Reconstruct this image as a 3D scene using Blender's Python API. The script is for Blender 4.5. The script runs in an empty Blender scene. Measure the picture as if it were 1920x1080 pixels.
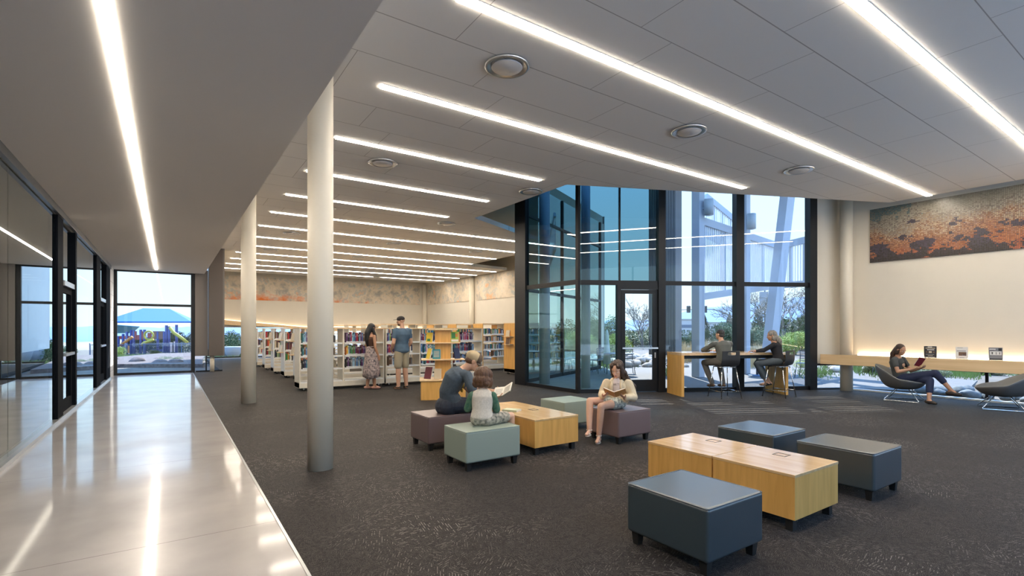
import bpy, bmesh, math, random
from mathutils import Vector, Matrix, Euler, noise
R = math.radians
PI = math.pi
scn = bpy.context.scene
COL = scn.collection
random.seed(7)
# ------------------------------------------------------------------ camera
cam_d = bpy.data.cameras.new('camera'); cam = bpy.data.objects.new('camera', cam_d); COL.objects.link(cam)
cam_d.sensor_width = 36; cam_d.lens = 943 / 1920 * 36; cam_d.shift_y = 78 / 1920
cam_d.clip_start = .05; cam_d.clip_end = 6000
cam.location = (0, 0, 1.5); cam.rotation_euler = (R(90), 0, R(-34.36))
scn.camera = cam
# ------------------------------------------------------------------ sky, sun, exposure
vs = scn.view_settings
vs.view_transform = 'Standard'; vs.look = 'None'; vs.gamma = 1; vs.exposure = 0.42; vs.use_curve_mapping = False
world = bpy.data.worlds.new('world'); scn.world = world; world.use_nodes = True
wn = world.node_tree; wn.nodes.clear()
wo = wn.nodes.new('ShaderNodeOutputWorld'); wb = wn.nodes.new('ShaderNodeBackground')
wr = wn.nodes.new('ShaderNodeValToRGB'); wt = wn.nodes.new('ShaderNodeTexCoord'); wx = wn.nodes.new('ShaderNodeSeparateXYZ')
wn.links.new(wt.outputs['Generated'], wx.inputs[0]); wn.links.new(wx.outputs['Z'], wr.inputs[0])
wn.links.new(wr.outputs[0], wb.inputs[0]); wn.links.new(wb.outputs[0], wo.inputs[0])
e = wr.color_ramp.elements
e[0].position = 0.0; e[0].color = (.25, .29, .31, 1); e[1].position = 1.0; e[1].color = (.12, .35, .85, 1)
x = e.new(.12); x.color = (.225, .30, .355, 1); x = e.new(.32); x.color = (.21, .335, .52, 1); x = e.new(.5); x.color = (.26, .50, .95, 1)
wb.inputs[1].default_value = 3.6
sun_d = bpy.data.lights.new('sun', 'SUN'); sun = bpy.data.objects.new('sun', sun_d); COL.objects.link(sun)
sun_d.energy = 9.0; sun_d.angle = R(.12); sun_d.color = (1, .95, .87)
SUNDIR = Vector((.40, .52, .76)).normalized()
sun.rotation_euler = SUNDIR.to_track_quat('Z', 'Y').to_euler()
scn.cycles.max_bounces = 10; scn.cycles.diffuse_bounces = 5; scn.cycles.glossy_bounces = 5
scn.cycles.transparent_max_bounces = 24; scn.cycles.sample_clamp_indirect = 4
scn.cycles.caustics_reflective = False; scn.cycles.caustics_refractive = False
scn.cycles.use_denoising = True
# ------------------------------------------------------------------ materials
MATS = {}
def nt(m): return m.node_tree.nodes, m.node_tree.links
def mat(name, col, rough=.6, metal=0., var=0., vscale=8., bump=0., bscale=60., coat=0., emis=None, estr=0., stretch=None, spec=.5, sub=None):
    if name in MATS: return MATS[name]
    m = bpy.data.materials.new(name); m.use_nodes = True; N, L = nt(m)
    b = N['Principled BSDF']; b.inputs['Base Color'].default_value = (*col, 1)
    b.inputs['Roughness'].default_value = rough; b.inputs['Metallic'].default_value = metal
    b.inputs['Coat Weight'].default_value = coat; b.inputs['Specular IOR Level'].default_value = spec
    b.inputs['Coat Roughness'].default_value = .08
    tc = N.new('ShaderNodeTexCoord'); mp = N.new('ShaderNodeMapping'); L.new(tc.outputs['Object'], mp.inputs[0])
    if stretch: mp.inputs['Scale'].default_value = stretch
    if var:
        n = N.new('ShaderNodeTexNoise'); n.inputs['Scale'].default_value = vscale; n.inputs['Detail'].default_value = 4
        L.new(mp.outputs[0], n.inputs['Vector'])
        r = N.new('ShaderNodeValToRGB'); L.new(n.outputs['Fac'], r.inputs[0])
        c2 = sub if sub else tuple(c * (1 - var) for c in col)
        r.color_ramp.elements[0].position = .3; r.color_ramp.elements[0].color = (*c2, 1)
        r.color_ramp.elements[1].position = .7; r.color_ramp.elements[1].color = (*[min(1, c * (1 + var * .5)) for c in col], 1)
        L.new(r.outputs[0], b.inputs['Base Color'])
    if bump:
        n = N.new('ShaderNodeTexNoise'); n.inputs['Scale'].default_value = bscale; n.inputs['Detail'].default_value = 3
        L.new(mp.outputs[0], n.inputs['Vector'])
        bp = N.new('ShaderNodeBump'); bp.inputs['Strength'].default_value = bump; bp.inputs['Distance'].default_value = .01
        L.new(n.outputs['Fac'], bp.inputs['Height']); L.new(bp.outputs[0], b.inputs['Normal'])
    if emis:
        b.inputs['Emission Color'].default_value = (*emis, 1); b.inputs['Emission Strength'].default_value = estr
    MATS[name] = m; return m
def glass(name, tint, ior=1.45, refl=1.0):  # reflects on the face the light meets first, tints on both
    m = bpy.data.materials.new(name); m.use_nodes = True; N, L = nt(m); N.clear()
    o = N.new('ShaderNodeOutputMaterial'); t = N.new('ShaderNodeBsdfTransparent'); g = N.new('ShaderNodeBsdfGlossy')
    t.inputs[0].default_value = (*tint, 1); g.inputs['Roughness'].default_value = 0.0; g.inputs['Color'].default_value = (.95, 1, 1, 1)
    f = N.new('ShaderNodeFresnel'); f.inputs[0].default_value = ior; mu = N.new('ShaderNodeMath'); mu.operation = 'MULTIPLY'; mu.use_clamp = True
    mu.inputs[1].default_value = refl; mx = N.new('ShaderNodeMixShader')
    ge = N.new('ShaderNodeNewGeometry'); inv = N.new('ShaderNodeMath'); inv.operation = 'SUBTRACT'; inv.inputs[0].default_value = 1; L.new(ge.outputs['Backfacing'], inv.inputs[1])
    m3 = N.new('ShaderNodeMath'); m3.operation = 'MULTIPLY'; L.new(inv.outputs[0], m3.inputs[1]); L.new(f.outputs[0], mu.inputs[0]); L.new(mu.outputs[0], m3.inputs[0]); L.new(m3.outputs[0], mx.inputs[0]); L.new(t.outputs[0], mx.inputs[1]); L.new(g.outputs[0], mx.inputs[2])
    L.new(mx.outputs[0], o.inputs[0]); MATS[name] = m; return m
def emit(name, col, s):
    m = bpy.data.materials.new(name); m.use_nodes = True; N, L = nt(m); N.clear()
    o = N.new('ShaderNodeOutputMaterial'); em = N.new('ShaderNodeEmission'); em.inputs[0].default_value = (*col, 1); em.inputs[1].default_value = s
    L.new(em.outputs[0], o.inputs[0]); MATS[name] = m; return m
def M2(N, L, op, a, b=None, c=None, clamp=False):
    n = N.new('ShaderNodeMath'); n.operation = op; n.use_clamp = clamp
    for i, v in enumerate((a, b, c)):
        if v is None: continue
        if isinstance(v, (int, float)): n.inputs[i].default_value = v
        else: L.new(v, n.inputs[i])
    return n.outputs[0]
# carpet: dark pile with bundles of light hatching lines turned cell by cell
def carpet_mat():
    m = bpy.data.materials.new('carpet'); m.use_nodes = True; N, L = nt(m); b = N['Principled BSDF']
    b.inputs['Roughness'].default_value = .6; b.inputs['Specular IOR Level'].default_value = .05; b.inputs['Sheen Weight'].default_value = .06; b.inputs['Sheen Roughness'].default_value = .5
    tc = N.new('ShaderNodeTexCoord'); P = tc.outputs['Object']
    wpn = N.new('ShaderNodeTexNoise'); wpn.inputs['Scale'].default_value = 2.2; L.new(P, wpn.inputs['Vector'])
    ad = N.new('ShaderNodeVectorMath'); ad.operation = 'MULTIPLY_ADD'; L.new(wpn.outputs['Color'], ad.inputs[0]); ad.inputs[1].default_value = (.5, .5, 0); L.new(P, ad.inputs[2])
    def layer(scale, freq, thr):
        v = N.new('ShaderNodeTexVoronoi'); v.inputs['Scale'].default_value = scale; L.new(ad.outputs[0], v.inputs['Vector'])
        sx = N.new('ShaderNodeSeparateColor'); L.new(v.outputs['Color'], sx.inputs[0])
        ang = M2(N, L, 'MULTIPLY', sx.outputs[0], 6.28)
        vr = N.new('ShaderNodeVectorRotate'); vr.rotation_type = 'Z_AXIS'; L.new(P, vr.inputs['Vector']); L.new(ang, vr.inputs['Angle'])
        s = N.new('ShaderNodeSeparateXYZ'); L.new(vr.outputs[0], s.inputs[0])
        st = M2(N, L, 'FRACT', M2(N, L, 'MULTIPLY', s.outputs[0], freq))
        line = M2(N, L, 'LESS_THAN', st, .28)
        cell = M2(N, L, 'FLOOR', M2(N, L, 'MULTIPLY', s.outputs[0], freq))
        cb = N.new('ShaderNodeCombineXYZ'); L.new(cell, cb.inputs[0]); L.new(M2(N, L, 'MULTIPLY', s.outputs[1], 9), cb.inputs[1])
        n = N.new('ShaderNodeTexNoise'); n.inputs['Scale'].default_value = 1.7; n.inputs['Detail'].default_value = 1; L.new(cb.outputs[0], n.inputs['Vector'])
        return M2(N, L, 'MULTIPLY', line, M2(N, L, 'GREATER_THAN', n.outputs['Fac'], thr))
    a = layer(4.5, 55, .56); c = layer(7, 80, .52)
    c2 = layer(9, 95, .46)
    big = N.new('ShaderNodeTexNoise'); big.inputs['Scale'].default_value = .9; big.inputs['Detail'].default_value = 3; L.new(P, big.inputs['Vector'])
    fine = N.new('ShaderNodeTexNoise'); fine.inputs['Scale'].default_value = 150; fine.inputs['Detail'].default_value = 3; L.new(P, fine.inputs['Vector'])
    k = M2(N, L, 'MAXIMUM', M2(N, L, 'MULTIPLY', a, M2(N, L, 'MULTIPLY_ADD', big.outputs['Fac'], 4.0, -1.65, clamp=True)), M2(N, L, 'MULTIPLY', M2(N, L, 'MAXIMUM', c, c2), .20))
    k = M2(N, L, 'MULTIPLY', k, M2(N, L, 'MULTIPLY_ADD', fine.outputs['Fac'], 2.2, -.5, clamp=True))
    r = N.new('ShaderNodeValToRGB'); L.new(fine.outputs['Fac'], r.inputs[0])
    r.color_ramp.elements[0].position = .35; r.color_ramp.elements[0].color = (.004, .003, .0025, 1)
    r.color_ramp.elements[1].position = .68; r.color_ramp.elements[1].color = (.034, .027, .023, 1)
    mx = N.new('ShaderNodeMix'); mx.data_type = 'RGBA'; L.new(k, mx.inputs[0]); L.new(r.outputs[0], mx.inputs[6]); mx.inputs[7].default_value = (.36, .32, .28, 1)
    L.new(mx.outputs[2], b.inputs['Base Color'])
    bp = N.new('ShaderNodeBump'); bp.inputs['Strength'].default_value = .5; bp.inputs['Distance'].default_value = .004; L.new(fine.outputs['Fac'], bp.inputs['Height']); L.new(bp.outputs[0], b.inputs['Normal'])
    MATS['carpet'] = m; return m
def concrete_mat():
    m = mat('polished_concrete', (.36, .335, .325), .30, var=.22, vscale=1.6, spec=.9, coat=.8); N, L = nt(m); b = N['Principled BSDF']
    tc = N.new('ShaderNodeTexCoord'); s = N.new('ShaderNodeSeparateXYZ'); L.new(tc.outputs['Object'], s.inputs[0])
    n2 = N.new('ShaderNodeTexNoise'); n2.inputs['Scale'].default_value = 90; L.new(tc.outputs['Object'], n2.inputs['Vector'])
    fy = M2(N, L, 'ABSOLUTE', M2(N, L, 'SUBTRACT', M2(N, L, 'MODULO', M2(N, L, 'ADD', s.outputs[1], 20.4), 2.6), 1.3))
    ln = M2(N, L, 'LESS_THAN', fy, .004)
    src = b.inputs['Base Color'].links[0].from_socket
    mx = N.new('ShaderNodeMix'); mx.data_type = 'RGBA'; L.new(ln, mx.inputs[0]); L.new(src, mx.inputs[6]); mx.inputs[7].default_value = (.12, .10, .09, 1)
    mx2 = N.new('ShaderNodeMix'); mx2.data_type = 'RGBA'; mx2.blend_type = 'MULTIPLY'; mx2.inputs[0].default_value = .35
    L.new(mx.outputs[2], mx2.inputs[6]); L.new(n2.outputs['Color'], mx2.inputs[7]); L.new(mx.outputs[2], b.inputs['Base Color'])
    n3 = N.new('ShaderNodeTexNoise'); n3.inputs['Scale'].default_value = 2.5; L.new(tc.outputs['Object'], n3.inputs['Vector'])
    L.new(M2(N, L, 'MULTIPLY_ADD', n3.outputs['Fac'], .20, .24), b.inputs['Roughness'])
    bp = N.new('ShaderNodeBump'); bp.inputs['Strength'].default_value = .08; bp.inputs['Distance'].default_value = .02
    L.new(n3.outputs['Fac'], bp.inputs['Height']); L.new(bp.outputs[0], b.inputs['Normal'])
    return m
def ceiling_mat():
    m = mat('ceiling_tile', (.74, .72, .68), .85); N, L = nt(m); b = N['Principled BSDF']
    tc = N.new('ShaderNodeTexCoord'); s = N.new('ShaderNodeSeparateXYZ'); L.new(tc.outputs['Object'], s.inputs[0])
    fy = M2(N, L, 'MODULO', M2(N, L, 'ADD', s.outputs[1], 19.3 - 1.35), 1.93)
    l1 = M2(N, L, 'LESS_THAN', fy, .010)
    l2 = M2(N, L, 'LESS_THAN', M2(N, L, 'ABSOLUTE', M2(N, L, 'SUBTRACT', fy, 1.2)), .006)
    wide = M2(N, L, 'LESS_THAN', fy, 1.2)
    row = M2(N, L, 'FLOOR', M2(N, L, 'DIVIDE', M2(N, L, 'ADD', s.outputs[1], 19.3 - 1.35), 1.93))
    off = M2(N, L, 'MULTIPLY_ADD', wide, .62, M2(N, L, 'MULTIPLY', row, .75))
    fx = M2(N, L, 'MODULO', M2(N, L, 'ADD', M2(N, L, 'ADD', s.outputs[0], off), 40), 1.83)
    l3 = M2(N, L, 'LESS_THAN', fx, .008)
    ln = M2(N, L, 'MAXIMUM', M2(N, L, 'MAXIMUM', l1, l2), l3)
    mx = N.new('ShaderNodeMix'); mx.data_type = 'RGBA'; L.new(ln, mx.inputs[0]); mx.inputs[6].default_value = (.86, .84, .80, 1); mx.inputs[7].default_value = (.45, .42, .39, 1)
    L.new(mx.outputs[2], b.inputs['Base Color']); return m
def wood_mat(name, col, dark, sc=(1, 1, 14), rough=.38, coat=.15):
    m = mat(name, col, rough, coat=coat); N, L = nt(m); b = N['Principled BSDF']
    tc = N.new('ShaderNodeTexCoord'); mp = N.new('ShaderNodeMapping'); mp.inputs['Scale'].default_value = sc; L.new(tc.outputs['Object'], mp.inputs[0])
    n = N.new('ShaderNodeTexNoise'); n.inputs['Scale'].default_value = 2.2; n.inputs['Detail'].default_value = 6; n.inputs['Distortion'].default_value = .4; L.new(mp.outputs[0], n.inputs['Vector'])
    r = N.new('ShaderNodeValToRGB'); L.new(n.outputs['Fac'], r.inputs[0]); r.color_ramp.elements[0].position = .3; r.color_ramp.elements[0].color = (*dark, 1)
    r.color_ramp.elements[1].position = .65; r.color_ramp.elements[1].color = (*col, 1); L.new(r.outputs[0], b.inputs['Base Color']); return m
carpet = carpet_mat(); concrete = concrete_mat(); ceil_m = ceiling_mat()
maple = wood_mat('maple', (.78, .44, .125), (.64, .34, .085), (9, 9, .8))
maple_t = wood_mat('maple_top', (.76, .52, .27), (.64, .40, .17), (9, .8, 9), rough=.22, coat=.5)
maple_p = wood_mat('pale_maple', (.86, .63, .37), (.76, .53, .28), (8, .4, 8))
shelfm = mat('cream_steel', (.80, .74, .62), .45, var=.05)
whitem = mat('white_paint', (.86, .86, .84), .4)
colm = mat('column_paint', (.84, .77, .64), .45)
wallm = mat('warm_wall', (.81, .755, .655), .8, var=.02, vscale=2)
greyw = mat('grey_plaster', (.17, .155, .145), .8)
corr_c = mat('corridor_ceiling', (.78, .75, .71), .8)
soffm = mat('soffit', (.52, .50, .42), .85)
blackm = mat('black_aluminium', (.008, .009, .012), .45, spec=.35)
mblack = mat('matte_black', (.006, .008, .012), .9, spec=.05)
alum = mat('aluminium', (.62, .64, .66), .3, .9)
chrome = mat('chrome', (.80, .80, .80), .12, 1.)
courtg = glass('court_glass', (.70, .88, .92), 2.4, 1.6)
clear = glass('clear_glass', (.925, .95, .965), 1.45, 1.3)
teal = glass('teal_glass', (.80, .93, .93), 1.5, 1.3)
btint = glass('blue_tinted_glass', (.36, .50, .53), 1.6, 1.3)
corrg = glass('corridor_glass', (.85, .88, .86), 1.8, 1.7)
led = emit('led', (1, .88, .73), 31.)
led2 = emit('corridor_led', (1, .88, .73), 75.)
cove = emit('cove_led', (1, .80, .52), 13.)
cove2 = emit('cove_led_far', (1, .80, .52), 4.)
blkleg = mat('black_leg', (.012, .012, .012), .5)
concout = mat('pavement', (.135, .133, .13), .8, var=.12, vscale=3)
blob = mat('pale_steel_paint', (.42, .47, .54), .5)
# ------------------------------------------------------------------ mesh builder
class MB:
    def __init__(s): s.v = []; s.f = []; s.m = []; s.sm = []
    def add(s, vs, fs, mi=0, smooth=False, T=None):
        o = len(s.v)
        for p in vs:
            p = Vector(p)
            if T is not None: p = T @ p
            s.v.append(p)
        for f in fs: s.f.append(tuple(i + o for i in f)); s.m.append(mi); s.sm.append(smooth)
        return s
    def box(s, c, d, rz=0., mi=0, T=None, rot=None):
        hx, hy, hz = d[0] / 2, d[1] / 2, d[2] / 2
        vs = [Vector((x * hx, y * hy, z * hz)) for z in (-1, 1) for x, y in ((-1, -1), (1, -1), (1, 1), (-1, 1))]
        Q = rot if rot is not None else Matrix.Rotation(rz, 3, 'Z')
        vs = [Q @ v + Vector(c) for v in vs]
        return s.add(vs, [(0, 3, 2, 1), (4, 5, 6, 7), (0, 1, 5, 4), (1, 2, 6, 5), (2, 3, 7, 6), (3, 0, 4, 7)], mi, False, T)
    def b(s, x0, x1, y0, y1, z0, z1, mi=0, T=None):
        return s.box(((x0 + x1) / 2, (y0 + y1) / 2, (z0 + z1) / 2), (abs(x1 - x0), abs(y1 - y0), abs(z1 - z0)), 0, mi, T)
    def bar(s, p, q, w, h, mi=0, up=(0, 0, 1)):
        p, q = Vector(p), Vector(q); d = (q - p).normalized(); a = d.cross(Vector(up))
        if a.length < 1e-4: a = d.cross(Vector((1, 0, 0)))
        a.normalize(); c = a.cross(d)
        vs = [e + a * (i * w / 2) + c * (j * h / 2) for e in (p, q) for i, j in ((-1, -1), (1, -1), (1, 1), (-1, 1))]
        return s.add(vs, [(0, 1, 2, 3), (7, 6, 5, 4), (0, 4, 5, 1), (1, 5, 6, 2), (2, 6, 7, 3), (3, 7, 4, 0)], mi)
    def loft(s, rings, cap=True, mi=0, smooth=True, closed=False):
        n = len(rings[0]); vs = [p for r in rings for p in r]; fs = []
        k = len(rings)
        for i in range(k if closed else k - 1):
            for j in range(n):
                a = i * n + j; b_ = i * n + (j + 1) % n; c = ((i + 1) % k) * n + (j + 1) % n; d = ((i + 1) % k) * n + j
                fs.append((a, b_, c, d))
        if cap and not closed:
            fs.append(tuple(range(n - 1, -1, -1))); fs.append(tuple((k - 1) * n + j for j in range(n)))
        return s.add(vs, fs, mi, smooth)
    def tube(s, pts, r, n=8, mi=0, closed=False):
        pts = [Vector(p) for p in pts]; rings = []; k = len(pts)
        rr = r if isinstance(r, (list, tuple)) else [r] * k
        a = None
        for i, p in enumerate(pts):
            if closed: d = pts[(i + 1) % k] - pts[i - 1]
            else: d = pts[min(i + 1, k - 1)] - pts[max(i - 1, 0)]
            d.normalize()
            if a is None:
                a = d.cross(Vector((0, 0, 1)))
                if a.length < .05: a = d.cross(Vector((1, 0, 0)))
            else: a = a - d * a.dot(d)
            a.normalize(); c = d.cross(a)
            rings.append([p + (a * math.cos(t) + c * math.sin(t)) * rr[i] for t in [2 * PI * j / n for j in range(n)]])
        return s.loft(rings, True, mi, True, closed)
    def cyl(s, p, q, r, n=16, mi=0, r2=None): return s.tube([p, q], [r, r if r2 is None else r2], n, mi)
    def lathe(s, prof, c=(0, 0, 0), n=24, mi=0, cap=True):
        return s.loft([[Vector((c[0] + r * math.cos(2 * PI * j / n), c[1] + r * math.sin(2 * PI * j / n), c[2] + z)) for j in range(n)] for r, z in prof], cap, mi, True)
    def ell(s, c, r, Q=None, n=12, k=8, mi=0):
        c = Vector(c); rings = []
        for i in range(k + 1):
            t = -PI / 2 + PI * i / k; t = max(min(t, PI / 2 - .02), -PI / 2 + .02)
            ring = []
            for j in range(n):
                a = 2 * PI * j / n; p = Vector((r[0] * math.cos(t) * math.cos(a), r[1] * math.cos(t) * math.sin(a), r[2] * math.sin(t)))
                ring.append(c + (Q @ p if Q is not None else p))
            rings.append(ring)
        return s.loft(rings, True, mi, True)
    def prism(s, poly, z0, z1, mi=0, mi_side=None):
        n = len(poly); vs = [(x, y, z0) for x, y in poly] + [(x, y, z1) for x, y in poly]
        s.add(vs, [tuple(range(n - 1, -1, -1)), tuple(range(n, 2 * n))], mi)
        return s.add(vs, [(i, (i + 1) % n, n + (i + 1) % n, n + i) for i in range(n)], mi if mi_side is None else mi_side)
    def build(s, name, mats, parent=None, bevel=0., sub=0, seg=2):
        me = bpy.data.meshes.new(name); me.from_pydata([tuple(p) for p in s.v], [], s.f)
        if not isinstance(mats, (list, tuple)): mats = [mats]
        for m in mats: me.materials.append(m)
        me.polygons.foreach_set('material_index', s.m); me.polygons.foreach_set('use_smooth', s.sm); me.update()
        o = bpy.data.objects.new(name, me); COL.objects.link(o)
        if parent is not None: o.parent = parent
        if bevel:
            md = o.modifiers.new('bevel', 'BEVEL'); md.width = bevel; md.segments = seg; md.limit_method = 'ANGLE'; md.angle_limit = R(40)
            md.harden_normals = False
        if sub:
            md = o.modifiers.new('sub', 'SUBSURF'); md.levels = sub; md.render_levels = sub
        return o
def tag(o, label=None, cat=None, group=None, kind=None):
    if label: o['label'] = label
    if cat: o['category'] = cat
    if group: o['group'] = group
    if kind: o['kind'] = kind
    return o
def thing(name, label, cat, loc=(0, 0, 0), rz=0., group=None, kind=None):
    o = bpy.data.objects.new(name, None); o.empty_display_size = .1; COL.objects.link(o); o.location = loc; o.rotation_euler = (0, 0, rz)
    return tag(o, label, cat, group, kind)
def S(o, label, cat): return tag(o, label, cat, None, 'structure')
def smooth_by(o, ang=35):
    for p in o.data.polygons: p.use_smooth = True
    md = o.modifiers.new('wn', 'WEIGHTED_NORMAL'); return o
def copy_tree(o, parent=None):
    c = o.copy(); COL.objects.link(c)
    if parent is not None: c.parent = parent
    for ch in KIDS.get(o.name, []): copy_tree(ch, c)
    return c
KIDS = {}
def index_kids(root):
    def rec(o):
        ks = [x for x in bpy.data.objects if x.parent == o]; KIDS[o.name] = ks
        for k in ks: rec(k)
    rec(root)
# frame of the slanted glass wall: origin, direction, outward normal
GP = Vector((7.99, 8.93, 0)); GD = Vector((.888, -.4597, 0)).normalized(); GN = Vector((.4597, .888, 0)).normalized()
GT = Matrix.Translation(GP) @ Matrix(((GD.x, GN.x, 0, 0), (GD.y, GN.y, 0, 0), (0, 0, 1, 0), (0, 0, 0, 1)))
GRZ = math.atan2(GD.y, GD.x)
CH = 4.40   # underside of the floating ceiling
TOP = 5.7   # roof deck
# ------------------------------------------------------------------ floors
XL, XR, YB, YF = -1.47, 14.0, -3.5, 30.6
interior = [(.72, YB), (XR + .05, YB), (XR + .05, 5.82), (7.96, 8.95), (7.96, 11.35), (XR + .05, 14.37), (XR + .05, YF + .05), (1.6, YF + .05), (1.6, 21.0), (.72, 21.0)]
S(MB().prism(interior, -.12, 0).build('floor', carpet), 'dark brown grey patterned carpet floor of the library', 'floor')
S(MB().prism([(XL - .1, YB), (.70, YB), (.70, 21.0), (XL - .1, 21.0)], -.12, .0).build('floor', concrete), 'polished pale concrete floor of the corridor', 'floor')
S(MB().b(.70, .72, YB, 21, -.05, .004).build('trim_1', alum), 'thin metal strip between carpet and polished concrete', 'floor trim')
# ------------------------------------------------------------------ ceilings
near = [(1.16, YB + .3), (13.6, YB + .3), (13.6, 4.62), (6.58, 7.69), (6.58, 11.35), (8.66, 12.42), (11.15, 13.67), (11.15, 20.0), (13.65, 20.4), (13.65, 28.6), (1.7, 28.6), (1.7, 20.8), (1.16, 20.8)]
S(MB().prism(near, CH, CH + .13).build('ceiling_main', ceil_m), 'pale grey floating tiled ceiling above the carpet', 'ceiling')
S(MB().b(XL - .1, 1.06, YB, 20.95, 3.47, 3.6).build('ceiling_corridor', corr_c), 'low plain grey ceiling above the corridor', 'ceiling')
S(MB().b(1.00, 1.06, YB, 20.95, 3.601, TOP).build('wall_bulkhead', corr_c), 'bulkhead wall above the corridor ceiling edge', 'wall')
roof = [(-8, YB - .2), (XR + .3, YB - .2), (XR + .3, 5.9), (7.99, 9.1), (7.99, 11.35), (XR + .3, 14.5), (XR + .3, YF + .3), (1.5, YF + .3), (1.5, 21.2), (-8, 21.2)]
S(MB().prism(roof, TOP, TOP + .3).build('ceiling_deck', soffm), 'olive shaded roof deck above the floating ceiling', 'ceiling')
# ------------------------------------------------------------------ walls
WB = .65
def wall(name, x0, x1, y0, y1, z0, z1, m, label): return S(MB().b(x0, x1, y0, y1, z0, z1).build(name, m), label, 'wall')
wall('wall_right', XR, XR + .3, .0, 5.75, WB, TOP, wallm, 'warm cream wall on the right holding the mosaic mural')
wb_ = MB(); wb_.b(6.08, 6.95, 0, .28, WB, TOP, T=GT); S(wb_.build('wall_corner', wallm), 'narrow cream wall between black glazing and corner column', 'wall')
wall('wall_far', 1.5, XR + .3, YF, YF + .3, 1.62, TOP, wallm, 'cream wall at the far end of the library under its mural')
wall('wall_right_far', XR, XR + .3, 14.45, YF, WB, TOP, wallm, 'cream side wall behind the far bookshelves')
S(MB().b(XR + .30, XR + .34, 14.45, YF, WB, TOP + .3).build('wall_outer_siding', mat('outer_grey_siding', (.22, .235, .25), .6)), 'grey metal siding on the outside of the far side wall', 'wall')
S(MB().b(XR + .1, XR + .11, 14.45, YF, 0, WB).build('window_15', MATS['clear_glass']), 'low strip window under the far side wall', 'window')
wall('wall_side_far', 1.42, 1.6, 21.05, YF, WB, TOP, wallm, 'side wall of the far library bay')
# hanging grey walls at the end of the corridor
S(MB().b(.78, 1.17, 20.85, 21.15, .57, 3.6).build('wall_end', greyw), 'grey hanging wall panel beside the end window', 'wall')
S(MB().b(1.19, 1.62, 20.72, 21.12, .57, TOP).build('wall_end_panel', mat('darker_grey_plaster', (.115, .10, .093), .8)), 'darker grey hanging wall panel next to white column', 'wall')
S(MB().b(1.62, 1.67, 20.72, 21.12, .57, TOP).build('trim_2', mat('dark_grey_edge', (.16, .15, .145), .6)), 'dark edge of the grey hanging wall', 'wall trim')
brick = mat('white_block', (.72, .69, .65), .8)
N, L = nt(brick); bt = N.new('ShaderNodeTexBrick'); bt.inputs['Scale'].default_value = 1; bt.inputs['Brick Width'].default_value = .4; bt.inputs['Row Height'].default_value = .2; bt.inputs['Mortar Size'].default_value = .006
bt.inputs['Color1'].default_value = (.74, .71, .67, 1); bt.inputs['Color2'].default_value = (.68, .66, .62, 1); bt.inputs['Mortar'].default_value = (.35, .33, .31, 1)
tc = N.new('ShaderNodeTexCoord'); mp = N.new('ShaderNodeMapping'); mp.inputs['Rotation'].default_value = (R(90), 0, R(90)); L.new(tc.outputs['Object'], mp.inputs[0]); L.new(mp.outputs[0], bt.inputs['Vector']); L.new(bt.outputs[0], N['Principled BSDF'].inputs['Base Color'])
wall('wall_left_end', XL - .3, XL, 19.75, 20.95, 0, 3.6, brick, 'white block wall beside the end window')
wall('wall_back', -8, XR + .3, YB - .3, YB, 0, .25, wallm, 'low wall behind the photographer')
wall('wall_back_left', -8, -1.6, YB - .3, YB, .25, TOP, wallm, 'wall behind the glazed meeting room')
# room behind the corridor glazing
wall('wall_room_back', -8.2, -8, YB, 21.2, 0, 3.6, greyw, 'grey back wall of the glazed meeting room')
wall('wall_room_end', -8, XL - .3, 21.0, 21.2, 0, 3.6, greyw, 'end wall of the glazed meeting room')
S(MB().b(-8, XL - .1, YB, 21, -.1, 0).build('floor', mat('room_carpet', (.10, .10, .11), .9)), 'dark carpet of the glazed meeting room', 'floor')
S(MB().b(-8, XL - .1, YB, 21, 3.47, 3.6).build('ceiling_room', corr_c), 'ceiling of the glazed meeting room', 'ceiling')
# ------------------------------------------------------------------ glazing helpers
def win(n, label, cat='window', name=None): return thing(name or 'window_%d' % n, label, cat, kind='structure')
def gbox(t0, t1, n0, n1, z0, z1, mb=None): return (mb or MB()).b(t0, t1, n0, n1, z0, z1, T=GT)
# slanted glass wall (three bays and the door)
w1 = win(1, 'tall black framed teal glazing of the projecting corner')
def part(mb, name, m, parent, **k): return mb.build(name, m, parent, **k)
part(MB().b(7.90, 8.02, 10.93, 11.42, 0, TOP), 'mullion', blackm, w1)
part(MB().b(7.93, 8.01, 8.86, 8.95, 0, TOP), 'mullion', blackm, w1)
part(MB().b(7.93, 8.01, 8.95, 10.93, 0, .09), 'bottom_rail', blackm, w1)
part(MB().b(7.93, 8.01, 8.95, 10.93, 2.57, 2.68), 'transom', blackm, w1)
part(MB().b(7.965, 7.975, 8.95, 10.93, .09, 2.57), 'glass', teal, w1); part(MB().b(7.965, 7.975, 8.95, 10.93, 2.68, TOP), 'glass', btint, w1)
w2 = win(2, 'tall black framed glazing around the door, tinted blue above')
part(gbox(.06, 2.02, -.05, .05, 2.56, 2.67), 'transom', blackm, w2)
part(gbox(.06, .96, -.05, .05, 0, .09), 'bottom_rail', blackm, w2)
part(gbox(.94, 1.03, -.07, .07, 0, 2.56), 'mullion', blackm, w2)
part(gbox(1.00, 1.035, -.03, .03, 2.67, TOP), 'mullion', blackm, w2)
part(gbox(1.96, 2.13, -.09, .09, 0, TOP), 'mullion', blackm, w2)
part(gbox(.06, 1.96, -.005, .005, 2.67, TOP), 'glass', btint, w2)
part(gbox(.06, .94, -.005, .005, .09, 2.56), 'glass', teal, w2)
d1 = thing('door_1', 'black framed glass exit door with push bar in the glazing', 'door', kind='structure')
part(gbox(1.03, 1.96, -.06, .06, 2.46, 2.56), 'door_head', blackm, d1)
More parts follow.
